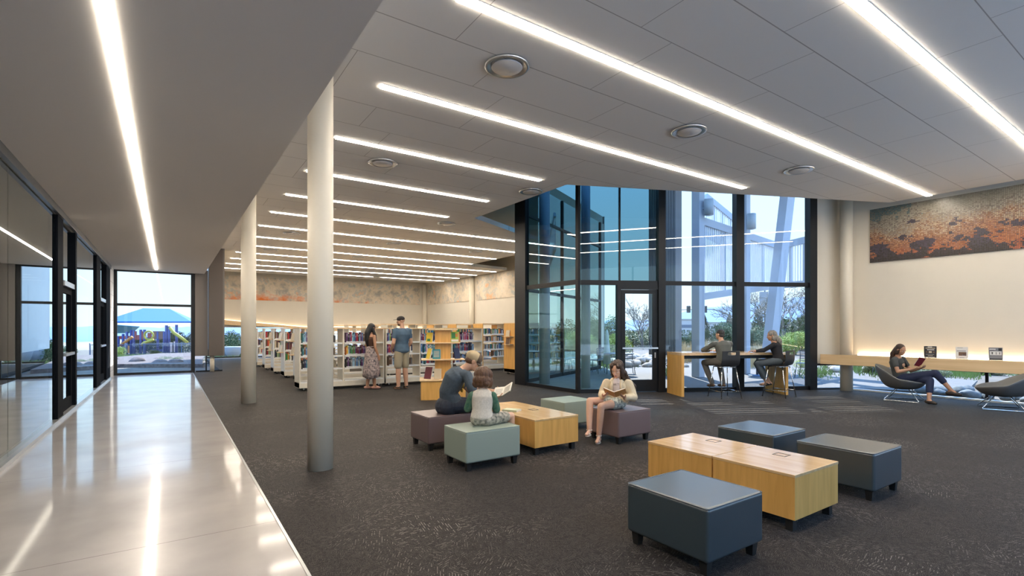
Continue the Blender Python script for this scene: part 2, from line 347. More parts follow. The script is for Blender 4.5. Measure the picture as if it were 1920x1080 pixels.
lf = MB(); gbox(1.05, 1.15, -.03, .03, .02, 2.45, lf); gbox(1.84, 1.95, -.03, .03, .02, 2.45, lf); gbox(1.15, 1.84, -.03, .03, 2.36, 2.45, lf); gbox(1.15, 1.84, -.03, .03, .02, .30, lf)
part(lf, 'door_leaf', blackm, d1); part(gbox(1.15, 1.84, -.004, .004, .30, 2.36), 'glass', clear, d1)
part(gbox(1.06, 1.94, -.10, -.06, 1.04, 1.075), 'push_bar', alum, d1)
part(MB().tube([GT @ Vector(p) for p in ((1.80, .03, 1.1), (1.80, .09, 1.12), (1.80, .09, 1.32), (1.80, .03, 1.34))], .012), 'handle', blackm, d1)
part(gbox(1.87, 1.90, -.055, -.03, .82, .95), 'lock', alum, d1)
w3 = win(3, 'tall clear black framed window behind the high counter, left bay')
w4 = win(4, 'tall clear black framed window behind the high counter, right bay')
for w_, a, b_ in ((w3, 2.13, 3.94), (w4, 4.14, 5.89)):
    part(gbox(a, b_, -.04, .04, 0, .09), 'bottom_rail', blackm, w_); part(gbox(a, b_, -.04, .04, 2.57, 2.67), 'transom', blackm, w_)
    part(gbox(a, b_, -.005, .005, .09, TOP), 'glass', clear, w_)
part(gbox(3.94, 4.14, -.10, .10, 0, TOP), 'mullion', blackm, w3)
part(gbox(5.89, 6.08, -.10, .10, 0, TOP), 'mullion', blackm, w4)
# courtyard back glazing (parallel to the front shelves)
w5 = win(5, 'rear glazing of the corner court seen through the teal glass')
CT = Matrix.Translation((8.0, 11.32, 0)) @ Matrix.Rotation(math.atan2(1.93, 3.83), 4, 'Z')
CL = math.hypot(1.93, 3.83) * 6.0 / 3.83
part(MB().b(0, CL, -.04, .04, 0, .1, T=CT), 'bottom_rail', blackm, w5)
part(MB().b(0, CL, -.04, .04, 2.57, 2.66, T=CT), 'transom', blackm, w5)
part(MB().b(0, CL, -.04, .04, 4.7, 4.78, T=CT), 'transom', blackm, w5)
for xm in (1.5, 2.9, 4.4, CL - .08): part(MB().b(xm, xm + .07, -.05, .05, 0, TOP, T=CT), 'mullion', blackm, w5)
part(MB().b(0, CL, -.005, .005, .1, TOP, T=CT), 'glass', courtg, w5)
# low strip windows
sillm = whitem
w6 = win(6, 'low strip window under the mural wall')
part(MB().b(XR + .10, XR + .16, YB, 5.7, WB - .05, WB + .0), 'head_rail', blackm, w6)
part(MB().b(XR + .02, XR + .16, YB, 5.7, 0, .035), 'sill', sillm, w6)
part(MB().b(XR + .12, XR + .13, YB, 5.7, .035, WB - .05), 'glass', clear, w6)
for ym in (3.05, -.5): part(MB().b(XR + .11, XR + .15, ym, ym + .05, .03, WB - .05), 'mullion', blackm, w6)
w7 = win(7, 'low strip window under the narrow corner wall')
part(gbox(6.08, 6.95, -.02, .04, WB - .05, WB), 'head_rail', blackm, w7); part(gbox(6.08, 6.95, -.02, .02, 0, .03), 'sill', blackm, w7)
part(gbox(6.08, 6.95, -.005, .005, .03, WB - .05), 'glass', clear, w7)
w8 = win(8, 'low window with sloping head at the far left of the library')
part(MB().b(1.6, 14.0, YF + .1, YF + .16, 0, .06), 'bottom_rail', blackm, w8); part(MB().b(1.6, 14.0, YF + .12, YF + .13, .06, 1.75), 'glass', clear, w8)
w9 = win(9, 'low glazed strip under the grey hanging wall')
part(MB().b(.80, 1.62, 20.95, 21.0, 0, .05), 'bottom_rail', blackm, w9); part(MB().b(.80, 1.62, 20.97, 20.98, .05, .57), 'glass', clear, w9)
part(MB().b(1.10, 1.14, 20.94, 21.02, 0, .57), 'mullion', blackm, w9)
# end window
w10 = win(10, 'tall black framed end window of the corridor facing the playground')
for a, b_ in ((XL, -1.38), (.66, .78)): part(MB().b(a, b_, 20.9, 21.02, 0, 3.47), 'mullion', blackm, w10)
for a, b_ in ((0, .07), (2.29, 2.37), (3.42, 3.47)): part(MB().b(-1.38, .66, 20.92, 21.0, a, b_), 'rail', blackm, w10)
part(MB().b(-1.38, .66, 20.955, 20.965, .07, 3.42), 'glass', clear, w10)
# unseen rear windows, added to fill the room with daylight
w11 = win(11, 'unseen wide window added behind the photographer for daylight fill')
for xm in (-1.6, 1.5, 4.6, 7.7, 10.8, 13.9): part(MB().b(xm, xm + .08, YB - .2, YB - .1, .25, TOP), 'mullion', blackm, w11)
part(MB().b(-1.6, 13.98, YB - .155, YB - .145, .25, TOP), 'glass', clear, w11)
w12 = win(12, 'unseen tall window added beyond the mural wall for daylight fill')  # added out of view as well, lets in more sky light
for ym in (YB, -1.7, -.08): part(MB().b(XR + .05, XR + .15, ym, ym + .08, WB, TOP), 'mullion', blackm, w12)
part(MB().b(XR + .095, XR + .105, YB, 0, WB, TOP), 'glass', clear, w12)
# corridor glazing on the left
w13 = win(13, 'long reflective glass partition along the left of the corridor')
part(MB().b(XL - .12, XL + .02, YB, 19.75, 0, .05), 'bottom_rail', alum, w13)
part(MB().b(XL - .02, XL + .03, YB, 19.75, 3.36, 3.47), 'head_rail', mat('dark_aluminium', (.10, .11, .12), .35, .6), w13)
for a, b_ in ((YB, 5.2), (5.22, 7.95), (7.97, 10.85), (12.9, 16.2)): part(MB().b(XL - .045, XL - .035, a, b_, .05, 3.36), 'glass', corrg, w13)
for a, b_ in ((10.85, 11.35), (12.72, 12.9), (16.2, 17.1), (18.6, 19.75)): part(MB().b(XL - .12, XL + .0, a, b_, .05, 3.36), 'mullion', mblack, w13)
for a, b_ in ((11.35, 11.6), (17.1, 17.3)): part(MB().b(XL - .16, XL - .10, a, b_, .05, 3.36), 'jamb', whitem, w13)
for k, a, b_, lab in ((2, 11.6, 12.72, 'nearer black door recessed in the corridor glazing'), (3, 17.3, 18.6, 'farther black door recessed in the corridor glazing')):
    dd = thing('door_%d' % k, lab, 'door', kind='structure')
    part(MB().b(XL - .11, XL - .01, a, b_, 2.27, 2.36), 'door_head', alum, dd)
    part(MB().b(XL - .07, XL - .06, a, b_, 2.36, 3.36), 'glass', corrg, dd)
    q = MB(); q.b(XL - .1, XL - .05, a + .02, a + .12, .02, 2.27); q.b(XL - .1, XL - .05, b_ - .12, b_ - .02, .02, 2.27); q.b(XL - .1, XL - .05, a + .12, b_ - .12, .02, .25); q.b(XL - .1, XL - .05, a + .12, b_ - .12, 2.15, 2.27)
    part(q, 'door_leaf', mblack, dd); part(MB().b(XL - .08, XL - .07, a + .12, b_ - .12, .25, 2.15), 'glass', corrg, dd)
    part(MB().b(XL - .05, XL - .0, a + .08, b_ - .08, 1.03, 1.08), 'push_bar', alum, dd)
# sheer curtains in the meeting room
sheer = mat('sheer_curtain', (.80, .82, .82), .8)
cm = MB(); ys = [6.5 + i * .03 for i in range(430)]
vs = []
for i, y_ in enumerate(ys): vs += [(-7.5 + .06 * math.sin(i * 1.1) + .02 * math.sin(i * .37), y_, .05), (-7.5 + .06 * math.sin(i * 1.1) + .02 * math.sin(i * .37), y_, 3.3)]
cm.add(vs, [(2 * i, 2 * i + 2, 2 * i + 3, 2 * i + 1) for i in range(len(ys) - 1)], 0, True)
cu = cm.build('curtain', sheer); md = cu.modifiers.new('s', 'SOLIDIFY'); md.thickness = .004
tag(cu, 'long pale pleated curtain inside the glazed room on the left', 'curtain')
# ------------------------------------------------------------------ columns
def column(x, y, z1, label, r=.135, z0=0.):
    c = MB(); c.cyl((0, 0, z0), (0, 0, z1), r, 40); o = c.build('column', colm); o.location = (x, y, 0); return tag(o, label, 'column')
column(1.36, 5.66, CH, 'thick round white column nearest the camera on the carpet', .132)
column(1.36, 11.55, CH, 'round white column further along the carpet edge', .140)
column(1.30, 20.92, .57, 'thin white post under the grey hanging wall', .07)
column(13.80, 5.58, CH + .6, 'round cream column behind the wooden ledge at the corner', .135)
column(13.84, 30.35, CH + .0, 'cream column in the far corner of the library', .14)
column(13.84, 24.2, CH + .3, 'cream column along the far right wall between murals', .14)
# ------------------------------------------------------------------ linear ceiling lights
ends = {0: (2.09, 13.55), 1: (2.09, 13.58), 2: (2.09, 9.73), 3: (2.09, 5.96), 4: (2.09, 5.95), 5: (2.09, 5.93), 6: (2.09, 10.95), 7: (2.09, 11.0), 8: (2.09, 11.08), 9: (2.09, 11.06), 10: (2.09, 13.55), 11: (2.09, 13.55), 12: (2.09, 13.55), 13: (2.09, 13.55)}
ordn = ['first', 'second', 'third', 'fourth', 'fifth', 'sixth', 'seventh', 'eighth', 'ninth', 'tenth', 'eleventh', 'twelfth', 'thirteenth', 'fourteenth']
for k, (a, b_) in ends.items():
    y = 1.95 + 1.932 * k
    t = thing('linear_light', '%s bright linear ceiling strip light counted from the front' % ordn[k], 'ceiling light', (a, y, CH), 0, 'linear strip lights')
    MB().b(0, b_ - a, -.052, .052, -.014, -.001).build('diffuser', led, t)
    q = MB(); q.b(0, b_ - a, .054, .062, -.006, -.001); q.b(0, b_ - a, -.062, -.054, -.006, -.001); q.build('trim_frame', whitem, t)
t = thing('linear_light', 'bright linear strip light running along the corridor ceiling', 'ceiling light', (-.32, 4.9, 3.47), 0, 'linear strip lights')
MB().b(-.026, .026, -8, 15.3, -.008, -.001).build('diffuser', led2, t)
# round ceiling diffusers
disc_m = mat('diffuser_face', (.66, .64, .62), .5)
def diffuser(x, y, lab):
    t = thing('air_diffuser', lab, 'ceiling vent', (x, y, CH), 0, 'round air diffusers')
    MB().lathe([(.17, -.004), (.24, -.004), (.25, -.016), (.235, -.030), (.215, -.028), (.19, -.012), (.17, -.004)], n=32, cap=False).build('ring', alum, t)
    MB().lathe([(.001, -.030), (.165, -.032), (.172, -.024), (.165, -.018), (.001, -.018)], n=32).build('face', disc_m, t)
for r_, y in enumerate((4.59, 8.46, 12.33, 16.2, 20.0, 23.9, 27.0)):
    for c_, x in enumerate((3.07, 6.26, 9.44)):
        if (y > 5 and y < 12.8 and x > 6.3) : continue
        diffuser(x, y, 'round ceiling air diffuser in row %s from the front, %s across' % (['one', 'two', 'three', 'four', 'five', 'six', 'seven'][r_], ['left', 'middle', 'right'][c_]))
# ------------------------------------------------------------------ ottomans and coffee tables
def rbox(name, c, d, m, parent, bev=.02, seg=4):
    o = MB().box(c, d).build(name, m, parent, bevel=bev, seg=seg)
    for p in o.data.polygons: p.use_smooth = True
    o.modifiers.new('wn', 'WEIGHTED_NORMAL').keep_sharp = False
    return o
vin_dark = mat('charcoal_vinyl', (.028, .046, .058), .36, bump=.10, bscale=400, spec=.8, coat=.7)
vin_dark.node_tree.nodes['Principled BSDF'].inputs['Coat Roughness'].default_value = .24
vin_dark2 = mat('charcoal_vinyl_piping', (.05, .058, .068), .5)
vin_sage = mat('sage_vinyl', (.30, .36, .31), .34, bump=.12, bscale=400)
vin_mauve = mat('mauve_vinyl', (.17, .12, .12), .34, bump=.12, bscale=400)
def ottoman(x0, x1, y0, y1, m, label, group):
    cx, cy = (x0 + x1) / 2, (y0 + y1) / 2; w, d = x1 - x0, y1 - y0
    t = thing('ottoman', label, 'ottoman', (cx, cy, 0), 0, group)
    rbox('cushion', (0, 0, .255), (w, d, .335), m, t, .024)
    pp = MB(); r_ = .016
    pts = [(-w / 2 + r_, -d / 2 + .004, .418), (w / 2 - r_, -d / 2 + .004, .418), (w / 2 - .004, -d / 2 + r_, .418), (w / 2 - .004, d / 2 - r_, .418), (w / 2 - r_, d / 2 - .004, .418), (-w / 2 + r_, d / 2 - .004, .418), (-w / 2 + .004, d / 2 - r_, .418), (-w / 2 + .004, -d / 2 + r_, .418)]
    pp.tube(pts, .0045, 6, closed=True); pp.build('piping', m, t)
    for sx in (-1, 1):
        for sy in (-1, 1):
            q = MB(); X, Y = sx * (w / 2 - .055), sy * (d / 2 - .055)
            q.loft([[Vector((X + a * s_, Y + b_ * s_, z)) for a, b_ in ((-1, -1), (1, -1), (1, 1), (-1, 1))] for s_, z in ((.022, 0), (.030, .09))], True, 0, False)
            q.build('leg', blkleg, t)
    return t
ottoman(2.665, 3.275, 1.82, 2.47, vin_dark, 'charcoal blue vinyl ottoman in the near foreground', 'dark ottomans')
ottoman(5.04, 5.66, 1.82, 2.48, vin_dark, 'charcoal vinyl ottoman to the right of the foreground coffee tables', 'dark ottomans')
ottoman(5.07, 5.73, 2.71, 3.35, vin_dark, 'charcoal vinyl ottoman behind the foreground coffee tables', 'dark ottomans')
ottoman(2.57, 3.27, 4.61, 5.13, vin_sage, 'sage green vinyl ottoman with the toddler sitting on it', 'light ottomans')
ottoman(2.63, 3.25, 5.66, 6.22, vin_mauve, 'mauve vinyl ottoman with the man in a cap sitting on it', 'light ottomans')
ottoman(4.80, 5.42, 5.66, 6.24, vin_sage, 'sage green vinyl ottoman with nobody on it, behind the girl', 'light ottomans')
ottoman(4.82, 5.45, 4.60, 5.17, vin_mauve, 'mauve vinyl ottoman with the reading girl sitting on it', 'light ottomans')
outm = mat('outlet_dark', (.06, .06, .06), .5)
def coffee(x0, x1, y0, y1, label, ox, oy, legs=((-1, -1), (1, -1), (1, 1), (-1, 1))):
    cx, cy = (x0 + x1) / 2, (y0 + y1) / 2; w, d = x1 - x0, y1 - y0
    t = thing('coffee_table', label, 'coffee table', (cx, cy, 0), 0, 'low wooden block tables')
    rbox('tabletop', (0, 0, .419), (w, d, .022), maple_t, t, .003, 2)
    MB().box((0, 0, .250), (w - .006, d - .006, .315)).build('body', maple, t, bevel=.002)
    for sx, sy in legs: MB().box((sx * (w / 2 - .06), sy * (d / 2 - .06), .046), (.055, .055, .092)).build('leg', blkleg, t)
    q = MB(); px, py = ox - cx, oy - cy
    for a, b_, c_, d_ in ((-.05, .05, -.055, -.05), (-.05, .05, .05, .055), (-.05, -.045, -.05, .05), (.045, .05, -.05, .05)): q.b(px + a, px + b_, py + c_, py + d_, .4285, .4325)
    q.build('outlet_hatch', outm, t)
coffee(3.80, 4.495, 1.875, 2.555, 'maple block coffee table with outlet hatch, front one of the joined foreground pair', 4.33, 2.25)
coffee(3.80, 4.495, 2.562, 3.25, 'maple block coffee table with outlet hatch, rear one of the joined foreground pair', 4.33, 2.90)
coffee(3.58, 4.27, 4.76, 6.19, 'long maple block coffee table between the toddler and the girl', 4.03, 5.39)
# small floor outlet
t = thing('floor_outlet', 'small flat metal floor outlet cover beneath the right charcoal ottoman', 'outlet', (4.83, 2.15, 0))
MB().box((0, 0, .003), (.14, .10, .006)).build('cover', alum, t)
# ------------------------------------------------------------------ high counter and stools
ct = thing('high_counter', 'wooden high counter table along the clear window', 'counter')
Tn = 2.21; n0 = -.93; n1 = -.17   # along the glass / from it
cp = lambda a, b_, c_, d_, z0, z1: gbox(a, b_, c_, d_, z0, z1)
A0, A1 = 2.13, 4.70
part(cp(A0, A1, n0, n1, .92, .98), 'tabletop', maple_t, ct, bevel=.002)
part(cp(A0, A0 + .06, n0, n1, 0, .92), 'end_panel', maple, ct); part(cp(A1 - .06, A1, n0, n1, 0, .92), 'end_panel', maple, ct)
part(cp(A0 + .06, A1 - .06, n0 + .12, n0 + .14, .84, .92), 'apron', mat('dark_steel', (.03, .035, .04), .5), ct)
stoolsh = mat('stool_shell', (.030, .032, .036), .45)
def stool(c, rz, label):
    t = thing('bar_stool', label, 'bar stool', (c[0], c[1], 0), rz, 'bar stools at the high counter')
    def shell(u, v): # u -1..1 across, v 0..1 from front edge to top of back
        if v < .5:
            k = v / .5; y = .21 - .40 * k; z = .70 - .015 * math.sin(k * PI) + .02 * u * u
            w = .215 + .01 * math.sin(k * PI)
        else:
            k = (v - .5) / .5; a = min(1, k * 2.2); y = -.19 - .045 * math.sin(a * PI / 2) - .05 * k + .05 * u * u * k; z = .70 + .02 * u * u * (1 - k) + .34 * k
            w = .225 - .01 * k
        return Vector((u * w, y, z))
    nu, nv = 14, 22; vs = [shell(-1 + 2 * i / nu, j / nv) for j in range(nv + 1) for i in range(nu + 1)]
    fs = [(j * (nu + 1) + i, j * (nu + 1) + i + 1, (j + 1) * (nu + 1) + i + 1, (j + 1) * (nu + 1) + i) for j in range(nv) for i in range(nu) if not (j in (19, 20) and 4 <= i <= 9)]
    o = MB().add(vs, fs, 0, True).build('shell', stoolsh, t); md = o.modifiers.new('s', 'SOLIDIFY'); md.thickness = .012; md.offset = 0
    md = o.modifiers.new('b', 'SUBSURF'); md.levels = 1; md.render_levels = 1
    feet = {}
    for sx in (-1, 1):
        for sy in (-1, 1):
            top = Vector((sx * .17, sy * .15, .675)); ft = Vector((sx * .245, sy * .255, 0)); feet[sx, sy] = (top, ft)
            lg = MB().tube([ft + (top - ft) * .02, top], .0105, 8).build('leg', chrome, t)
            MB().cyl(ft, ft + (top - ft) * .035, .014, 10).build('foot_cap', blkleg, lg)
    ring = [feet[a][1].lerp(feet[a][0], .22) for a in ((-1, -1), (1, -1), (1, 1), (-1, 1))]
    MB().tube(ring, .0085, 8, closed=True).build('foot_ring', chrome, t)
    rr = [feet[a][0] for a in ((-1, -1), (1, -1), (1, 1), (-1, 1))]; MB().tube(rr, .01, 8, closed=True).build('seat_frame', chrome, t)
    return t
ST1 = (10.19, 6.55); ST2 = (11.35, 5.95)
stool(ST1, GRZ + R(4), 'black shell bar stool with chrome legs under the grey shirted man')
stool(ST2, GRZ + R(30), 'black shell bar stool with chrome legs and handle slot under the grey haired woman')
# ------------------------------------------------------------------ lounge chairs
felt = mat('grey_upholstery', (.20, .20, .19), .75, bump=.3, bscale=250); felt_u = mat('grey_shell_back', (.13, .13, .13), .5)
def lounge(x, y, rz, label, sl=1.0):
    t = thing('lounge_chair', label, 'lounge chair', (x, y, 0), rz, 'shell lounge chairs')
    nu, nr = 40, 9; rings = []
    # rim curve: +Y is forward, back is high
    def rim(a):
        f = math.cos(a)  # 1 front -1 back
        s_ = math.sin(a); bk = max(0, -f); fr = max(0, f)
        return Vector((.43 * s_ * (1 + .02 * fr - .16 * bk), .36 * f - .11 * bk * bk * sl, .415 + .05 * (1 - f) / 2 + .30 * bk ** 1.15 + .05 * abs(s_) ** 2))
    base = Vector((0, -.02, .275)); vs = []
    for k in range(nr + 1):
        q = k / nr
        for j in range(nu):
            a = 2 * PI * j / nu; p = rim(a); zq = q ** 3.2
            vs.append(Vector((base.x + (p.x - base.x) * q ** .8, base.y + (p.y - base.y) * q ** .72, base.z + (p.z - base.z) * zq)))
    fs = [(k * nu + j, k * nu + (j + 1) % nu, (k + 1) * nu + (j + 1) % nu, (k + 1) * nu + j) for k in range(nr) for j in range(nu)]
    o = MB().add(vs, fs, 0, True).build('seat_shell', [felt, felt_u], t)
    bm = bmesh.new(); bm.from_mesh(o.data); bmesh.ops.remove_doubles(bm, verts=bm.verts, dist=1e-4); bmesh.ops.recalc_face_normals(bm, faces=bm.faces)
    if sum(f.normal.z for f in bm.faces) < 0: bmesh.ops.reverse_faces(bm, faces=bm.faces)
    bm.to_mesh(o.data); bm.free()
    md = o.modifiers.new('s', 'SOLIDIFY'); md.thickness = .035; md.offset = -1; md.material_offset = 1; md.material_offset_rim = 0
    md = o.modifiers.new('b', 'SUBSURF'); md.levels = 1; md.render_levels = 1
    for s_ in (-1, 1):
        pts = [(s_ * .10, .10, .262), (s_ * .26, .30, .03), (s_ * .275, .30, .012), (s_ * .275, -.28, .012), (s_ * .26, -.28, .03), (s_ * .10, -.10, .262)]
        MB().tube(pts, .0085, 8).build('wire_leg', chrome, t)
    MB().tube([(-.10, .10, .258), (.10, .10, .258)], .008).tube([(-.10, -.10, .258), (.10, -.10, .258)], .008).build('under_frame', chrome, t)
    return t
LC1 = (12.86, 4.12)
lounge(LC1[0], LC1[1], R(188), 'grey shell lounge chair on chrome wire legs with the woman reading in it')
lounge(12.98, 2.62, R(20), 'empty grey shell lounge chair on chrome wire legs at the right edge', 1.6)
# ------------------------------------------------------------------ lit wooden ledge along the right wall
lg = thing('wall_ledge', 'long pale wooden ledge with glowing light strip behind it, under the mosaic', 'ledge')
LZ0, LZ1 = .65, .89
MB().b(13.40, 13.43, 2.24, 5.72, LZ0, LZ1).build('front_board', maple_p, lg); MB().b(13.40, 13.43, -3.3, 2.232, LZ0, LZ1).build('front_board', maple_p, lg)
q = MB(); q.b(13.431, 13.93, -3.3, 5.39, LZ1 - .035, LZ1); q.build('shelf_board', maple_t, lg)
q = MB(); q.b(13.34, 13.399, 5.72, 5.75, LZ0, LZ1); 
q = MB().add([GT @ Vector(p) for p in ((6.28, -.28, LZ0), (6.28, -.25, LZ0), (6.28, -.25, LZ1), (6.28, -.28, LZ1))], []) 
MB().bar((13.415, 5.72, .77), (13.40, 6.0, .77), .03, .24).build('end_return', maple_p, lg)
MB().b(13.94, 13.965, -3.3, 5.39, LZ1 + .0, LZ1 + .018).build('light_strip', cove, lg)
MB().b(13.45, 14.0, -3.3, 5.3, LZ0, LZ0 + .02).build('underside_panel', blackm, lg)
# ------------------------------------------------------------------ murals
def mosaic_mat():
    m = bpy.data.materials.new('mosaic'); m.use_nodes = True; N, L = nt(m); b = N['Principled BSDF']; b.inputs['Roughness'].default_value = .35
    tc = N.new('ShaderNodeTexCoord'); s = N.new('ShaderNodeSeparateXYZ'); L.new(tc.outputs['Object'], s.inputs[0])
    TW, TH = .027, .0195
    ux = M2(N, L, 'DIVIDE', M2(N, L, 'SUBTRACT', 5.14, s.outputs[1]), TW); uz = M2(N, L, 'DIVIDE', s.outputs[2], TH)
    ix = M2(N, L, 'FLOOR', ux); iz = M2(N, L, 'FLOOR', uz)
    c = N.new('ShaderNodeCombineXYZ'); L.new(M2(N, L, 'MULTIPLY', ix, TW), c.inputs[0]); L.new(M2(N, L, 'MULTIPLY', iz, TH), c.inputs[1])
    wn_ = N.new('ShaderNodeTexWhiteNoise'); wn_.noise_dimensions = '2D'; L.new(c.outputs[0], wn_.inputs['Vector'])
    def noi(sc, det, dx=0., st=(1, 1, 1)):
        mp = N.new('ShaderNodeMapping'); mp.inputs['Location'].default_value = (dx, dx * .7, 0); mp.inputs['Scale'].default_value = st; L.new(c.outputs[0], mp.inputs[0])
        n = N.new('ShaderNodeTexNoise'); n.inputs['Scale'].default_value = sc; n.inputs['Detail'].default_value = det; n.inputs['Roughness'].default_value = .65; L.new(mp.outputs[0], n.inputs['Vector']); return n.outputs['Fac']
    x = M2(N, L, 'MULTIPLY', ix, TW); h = M2(N, L, 'DIVIDE', M2(N, L, 'SUBTRACT', M2(N, L, 'MULTIPLY', iz, TH), 3.11), 1.28)   # 0 bottom .. 1 top
    jit = M2(N, L, 'MULTIPLY_ADD', wn_.outputs['Value'], .22, -.11)
    big = noi(1.5, 4); med = noi(4.0, 4, 3.3)
    k = M2(N, L, 'ADD', M2(N, L, 'ADD', M2(N, L, 'MULTIPLY_ADD', big, .9, -.45), h), jit)
    # the orange ground climbs towards the photographer
    k = M2(N, L, 'SUBTRACT', k, M2(N, L, 'MULTIPLY', x, .045))
    r = N.new('ShaderNodeValToRGB'); L.new(k, r.inputs[0]); el = r.color_ramp.elements
    el[0].position = 0; el[0].color = (.50, .13, .06, 1); el[1].position = 1; el[1].color = (.28, .27, .21, 1)
    for p_, cc in ((.12, (.55, .18, .05)), (.24, (.40, .17, .11)), (.33, (.55, .25, .10)), (.42, (.42, .23, .17)), (.50, (.62, .47, .30)), (.60, (.33, .26, .22)), (.70, (.45, .40, .31)), (.85, (.36, .33, .26))):
        x_ = el.new(p_); x_.color = (*cc, 1)
    # teal patch top left
    tl = M2(N, L, 'MULTIPLY', M2(N, L, 'MAXIMUM', M2(N, L, 'SUBTRACT', 1.0, M2(N, L, 'MULTIPLY', x, .75)), 0), M2(N, L, 'MULTIPLY_ADD', h, 3.0, -2.05))
    tl = M2(N, L, 'GREATER_THAN', M2(N, L, 'ADD', tl, M2(N, L, 'MULTIPLY_ADD', med, 1.6, -1.0)), .12)
    tl = M2(N, L, 'MULTIPLY', tl, M2(N, L, 'GREATER_THAN', wn_.outputs['Value'], .25))
    mx = N.new('ShaderNodeMix'); mx.data_type = 'RGBA'; L.new(M2(N, L, 'MULTIPLY', tl, .75), mx.inputs[0]); L.new(r.outputs[0], mx.inputs[6]); mx.inputs[7].default_value = (.05, .15, .19, 1)
    # dark silhouettes low down
    d = M2(N, L, 'SUBTRACT', M2(N, L, 'MULTIPLY_ADD', noi(2.3, 3, 7.7, (1, 1.3, 1)), 2.4, -.98), M2(N, L, 'MULTIPLY', h, 1.0))
    d = M2(N, L, 'SUBTRACT', d, M2(N, L, 'MULTIPLY', M2(N, L, 'MAXIMUM', M2(N, L, 'SUBTRACT', x, 2.3), 0), .35))
    dk = M2(N, L, 'GREATER_THAN', M2(N, L, 'ADD', d, M2(N, L, 'MULTIPLY', jit, .5)), -.02)
    r2 = N.new('ShaderNodeValToRGB'); L.new(M2(N, L, 'ADD', M2(N, L, 'MULTIPLY', h, 1.6), M2(N, L, 'MULTIPLY', wn_.outputs['Value'], .35)), r2.inputs[0])
    r2.color_ramp.elements[0].color = (.015, .008, .010, 1); r2.color_ramp.elements[0].position = .2; r2.color_ramp.elements[1].color = (.048, .038, .075, 1); r2.color_ramp.elements[1].position = .6
    mx2 = N.new('ShaderNodeMix'); mx2.data_type = 'RGBA'; L.new(dk, mx2.inputs[0]); L.new(mx.outputs[2], mx2.inputs[6]); L.new(r2.outputs[0], mx2.inputs[7])
    # per tile value jitter
    hs = N.new('ShaderNodeHueSaturation'); L.new(M2(N, L, 'MULTIPLY_ADD', wn_.outputs['Value'], .60, .52), hs.inputs['Value']); L.new(mx2.outputs[2], hs.inputs['Color'])
    gx = M2(N, L, 'LESS_THAN', M2(N, L, 'FRACT', ux), .16); gz = M2(N, L, 'LESS_THAN', M2(N, L, 'FRACT', uz), .14); g = M2(N, L, 'MAXIMUM', gx, gz)
    mx3 = N.new('ShaderNodeMix'); mx3.data_type = 'RGBA'; L.new(g, mx3.inputs[0]); L.new(hs.outputs[0], mx3.inputs[6]); mx3.inputs[7].default_value = (.10, .085, .07, 1)
    L.new(mx3.outputs[2], b.inputs['Base Color']); return m
def wash_mat(name, ax, left_orange=True):
    m = bpy.data.materials.new(name); m.use_nodes = True; N, L = nt(m); b = N['Principled BSDF']; b.inputs['Roughness'].default_value = .7
    tc = N.new('ShaderNodeTexCoord'); s = N.new('ShaderNodeSeparateXYZ'); L.new(tc.outputs['Object'], s.inputs[0])
    def noi(sc, det, off):
        mp = N.new('ShaderNodeMapping'); mp.inputs['Location'].default_value = (off, off, off); L.new(tc.outputs['Object'], mp.inputs[0])
        n = N.new('ShaderNodeTexNoise'); n.inputs['Scale'].default_value = sc; n.inputs['Detail'].default_value = det; n.inputs['Roughness'].default_value = .68; n.inputs['Distortion'].default_value = .15; L.new(mp.outputs[0], n.inputs['Vector']); return n.outputs['Fac']
    r = N.new('ShaderNodeValToRGB'); L.new(noi(.95, 7, 0), r.inputs[0]); el = r.color_ramp.elements
    el[0].position = .30; el[0].color = (.28, .28, .27, 1); el[1].position = .70; el[1].color = (.86, .38, .16, 1)
    for p_, cc in ((.40, (.50, .46, .41)), (.46, (.72, .63, .50)), (.52, (.84, .72, .58)), (.57, (.56, .57, .53)), (.63, (.86, .60, .40))): x_ = el.new(p_); x_.color = (*cc, 1)
    t_ = noi(1.3, 5, 4.2); tmask = M2(N, L, 'MULTIPLY_ADD', t_, 9, -5.2, clamp=True)
    mx = N.new('ShaderNodeMix'); mx.data_type = 'RGBA'; L.new(M2(N, L, 'MULTIPLY', tmask, .7), mx.inputs[0]); L.new(r.outputs[0], mx.inputs[6]); mx.inputs[7].default_value = (.24, .34, .36, 1)
    out = mx.outputs[2]
    if left_orange:
        h = M2(N, L, 'DIVIDE', M2(N, L, 'SUBTRACT', s.outputs[2], 3.1), 1.25)
        k = M2(N, L, 'ADD', M2(N, L, 'MULTIPLY_ADD', noi(1.2, 5, 9), 4.5, -1.35), M2(N, L, 'MULTIPLY', h, -1.9))
        k = M2(N, L, 'SUBTRACT', k, M2(N, L, 'MULTIPLY', M2(N, L, 'MAXIMUM', M2(N, L, 'SUBTRACT', s.outputs[0], 3.5), 0), .13), clamp=True)
        mx4 = N.new('ShaderNodeMix'); mx4.data_type = 'RGBA'; L.new(k, mx4.inputs[0]); L.new(out, mx4.inputs[6]); mx4.inputs[7].default_value = (.80, .20, .03, 1); out = mx4.outputs[2]
    L.new(out, b.inputs['Base Color']); return m
o = MB().b(XR - .03, XR - .001, -.05, 5.14, 3.11, 4.385).build('mosaic_mural', mosaic_mat()); tag(o, 'mosaic tile mural of desert sunset colours high on the right wall', 'mural')
wm = wash_mat('wash_mural', 0)
o = MB().b(2.0, 13.6, YF - .03, YF - .001, 3.11, 4.37).build('painted_mural', wm); tag(o, 'long soft orange and teal cloud mural on the far wall', 'mural')
o = MB().b(XR - .03, XR - .001, 24.5, 30.1, 3.11, 4.37).build('painted_mural', wash_mat('wash_mural_side', 1, False)); tag(o, 'muted cloud mural on the side wall left of its cream column', 'mural')
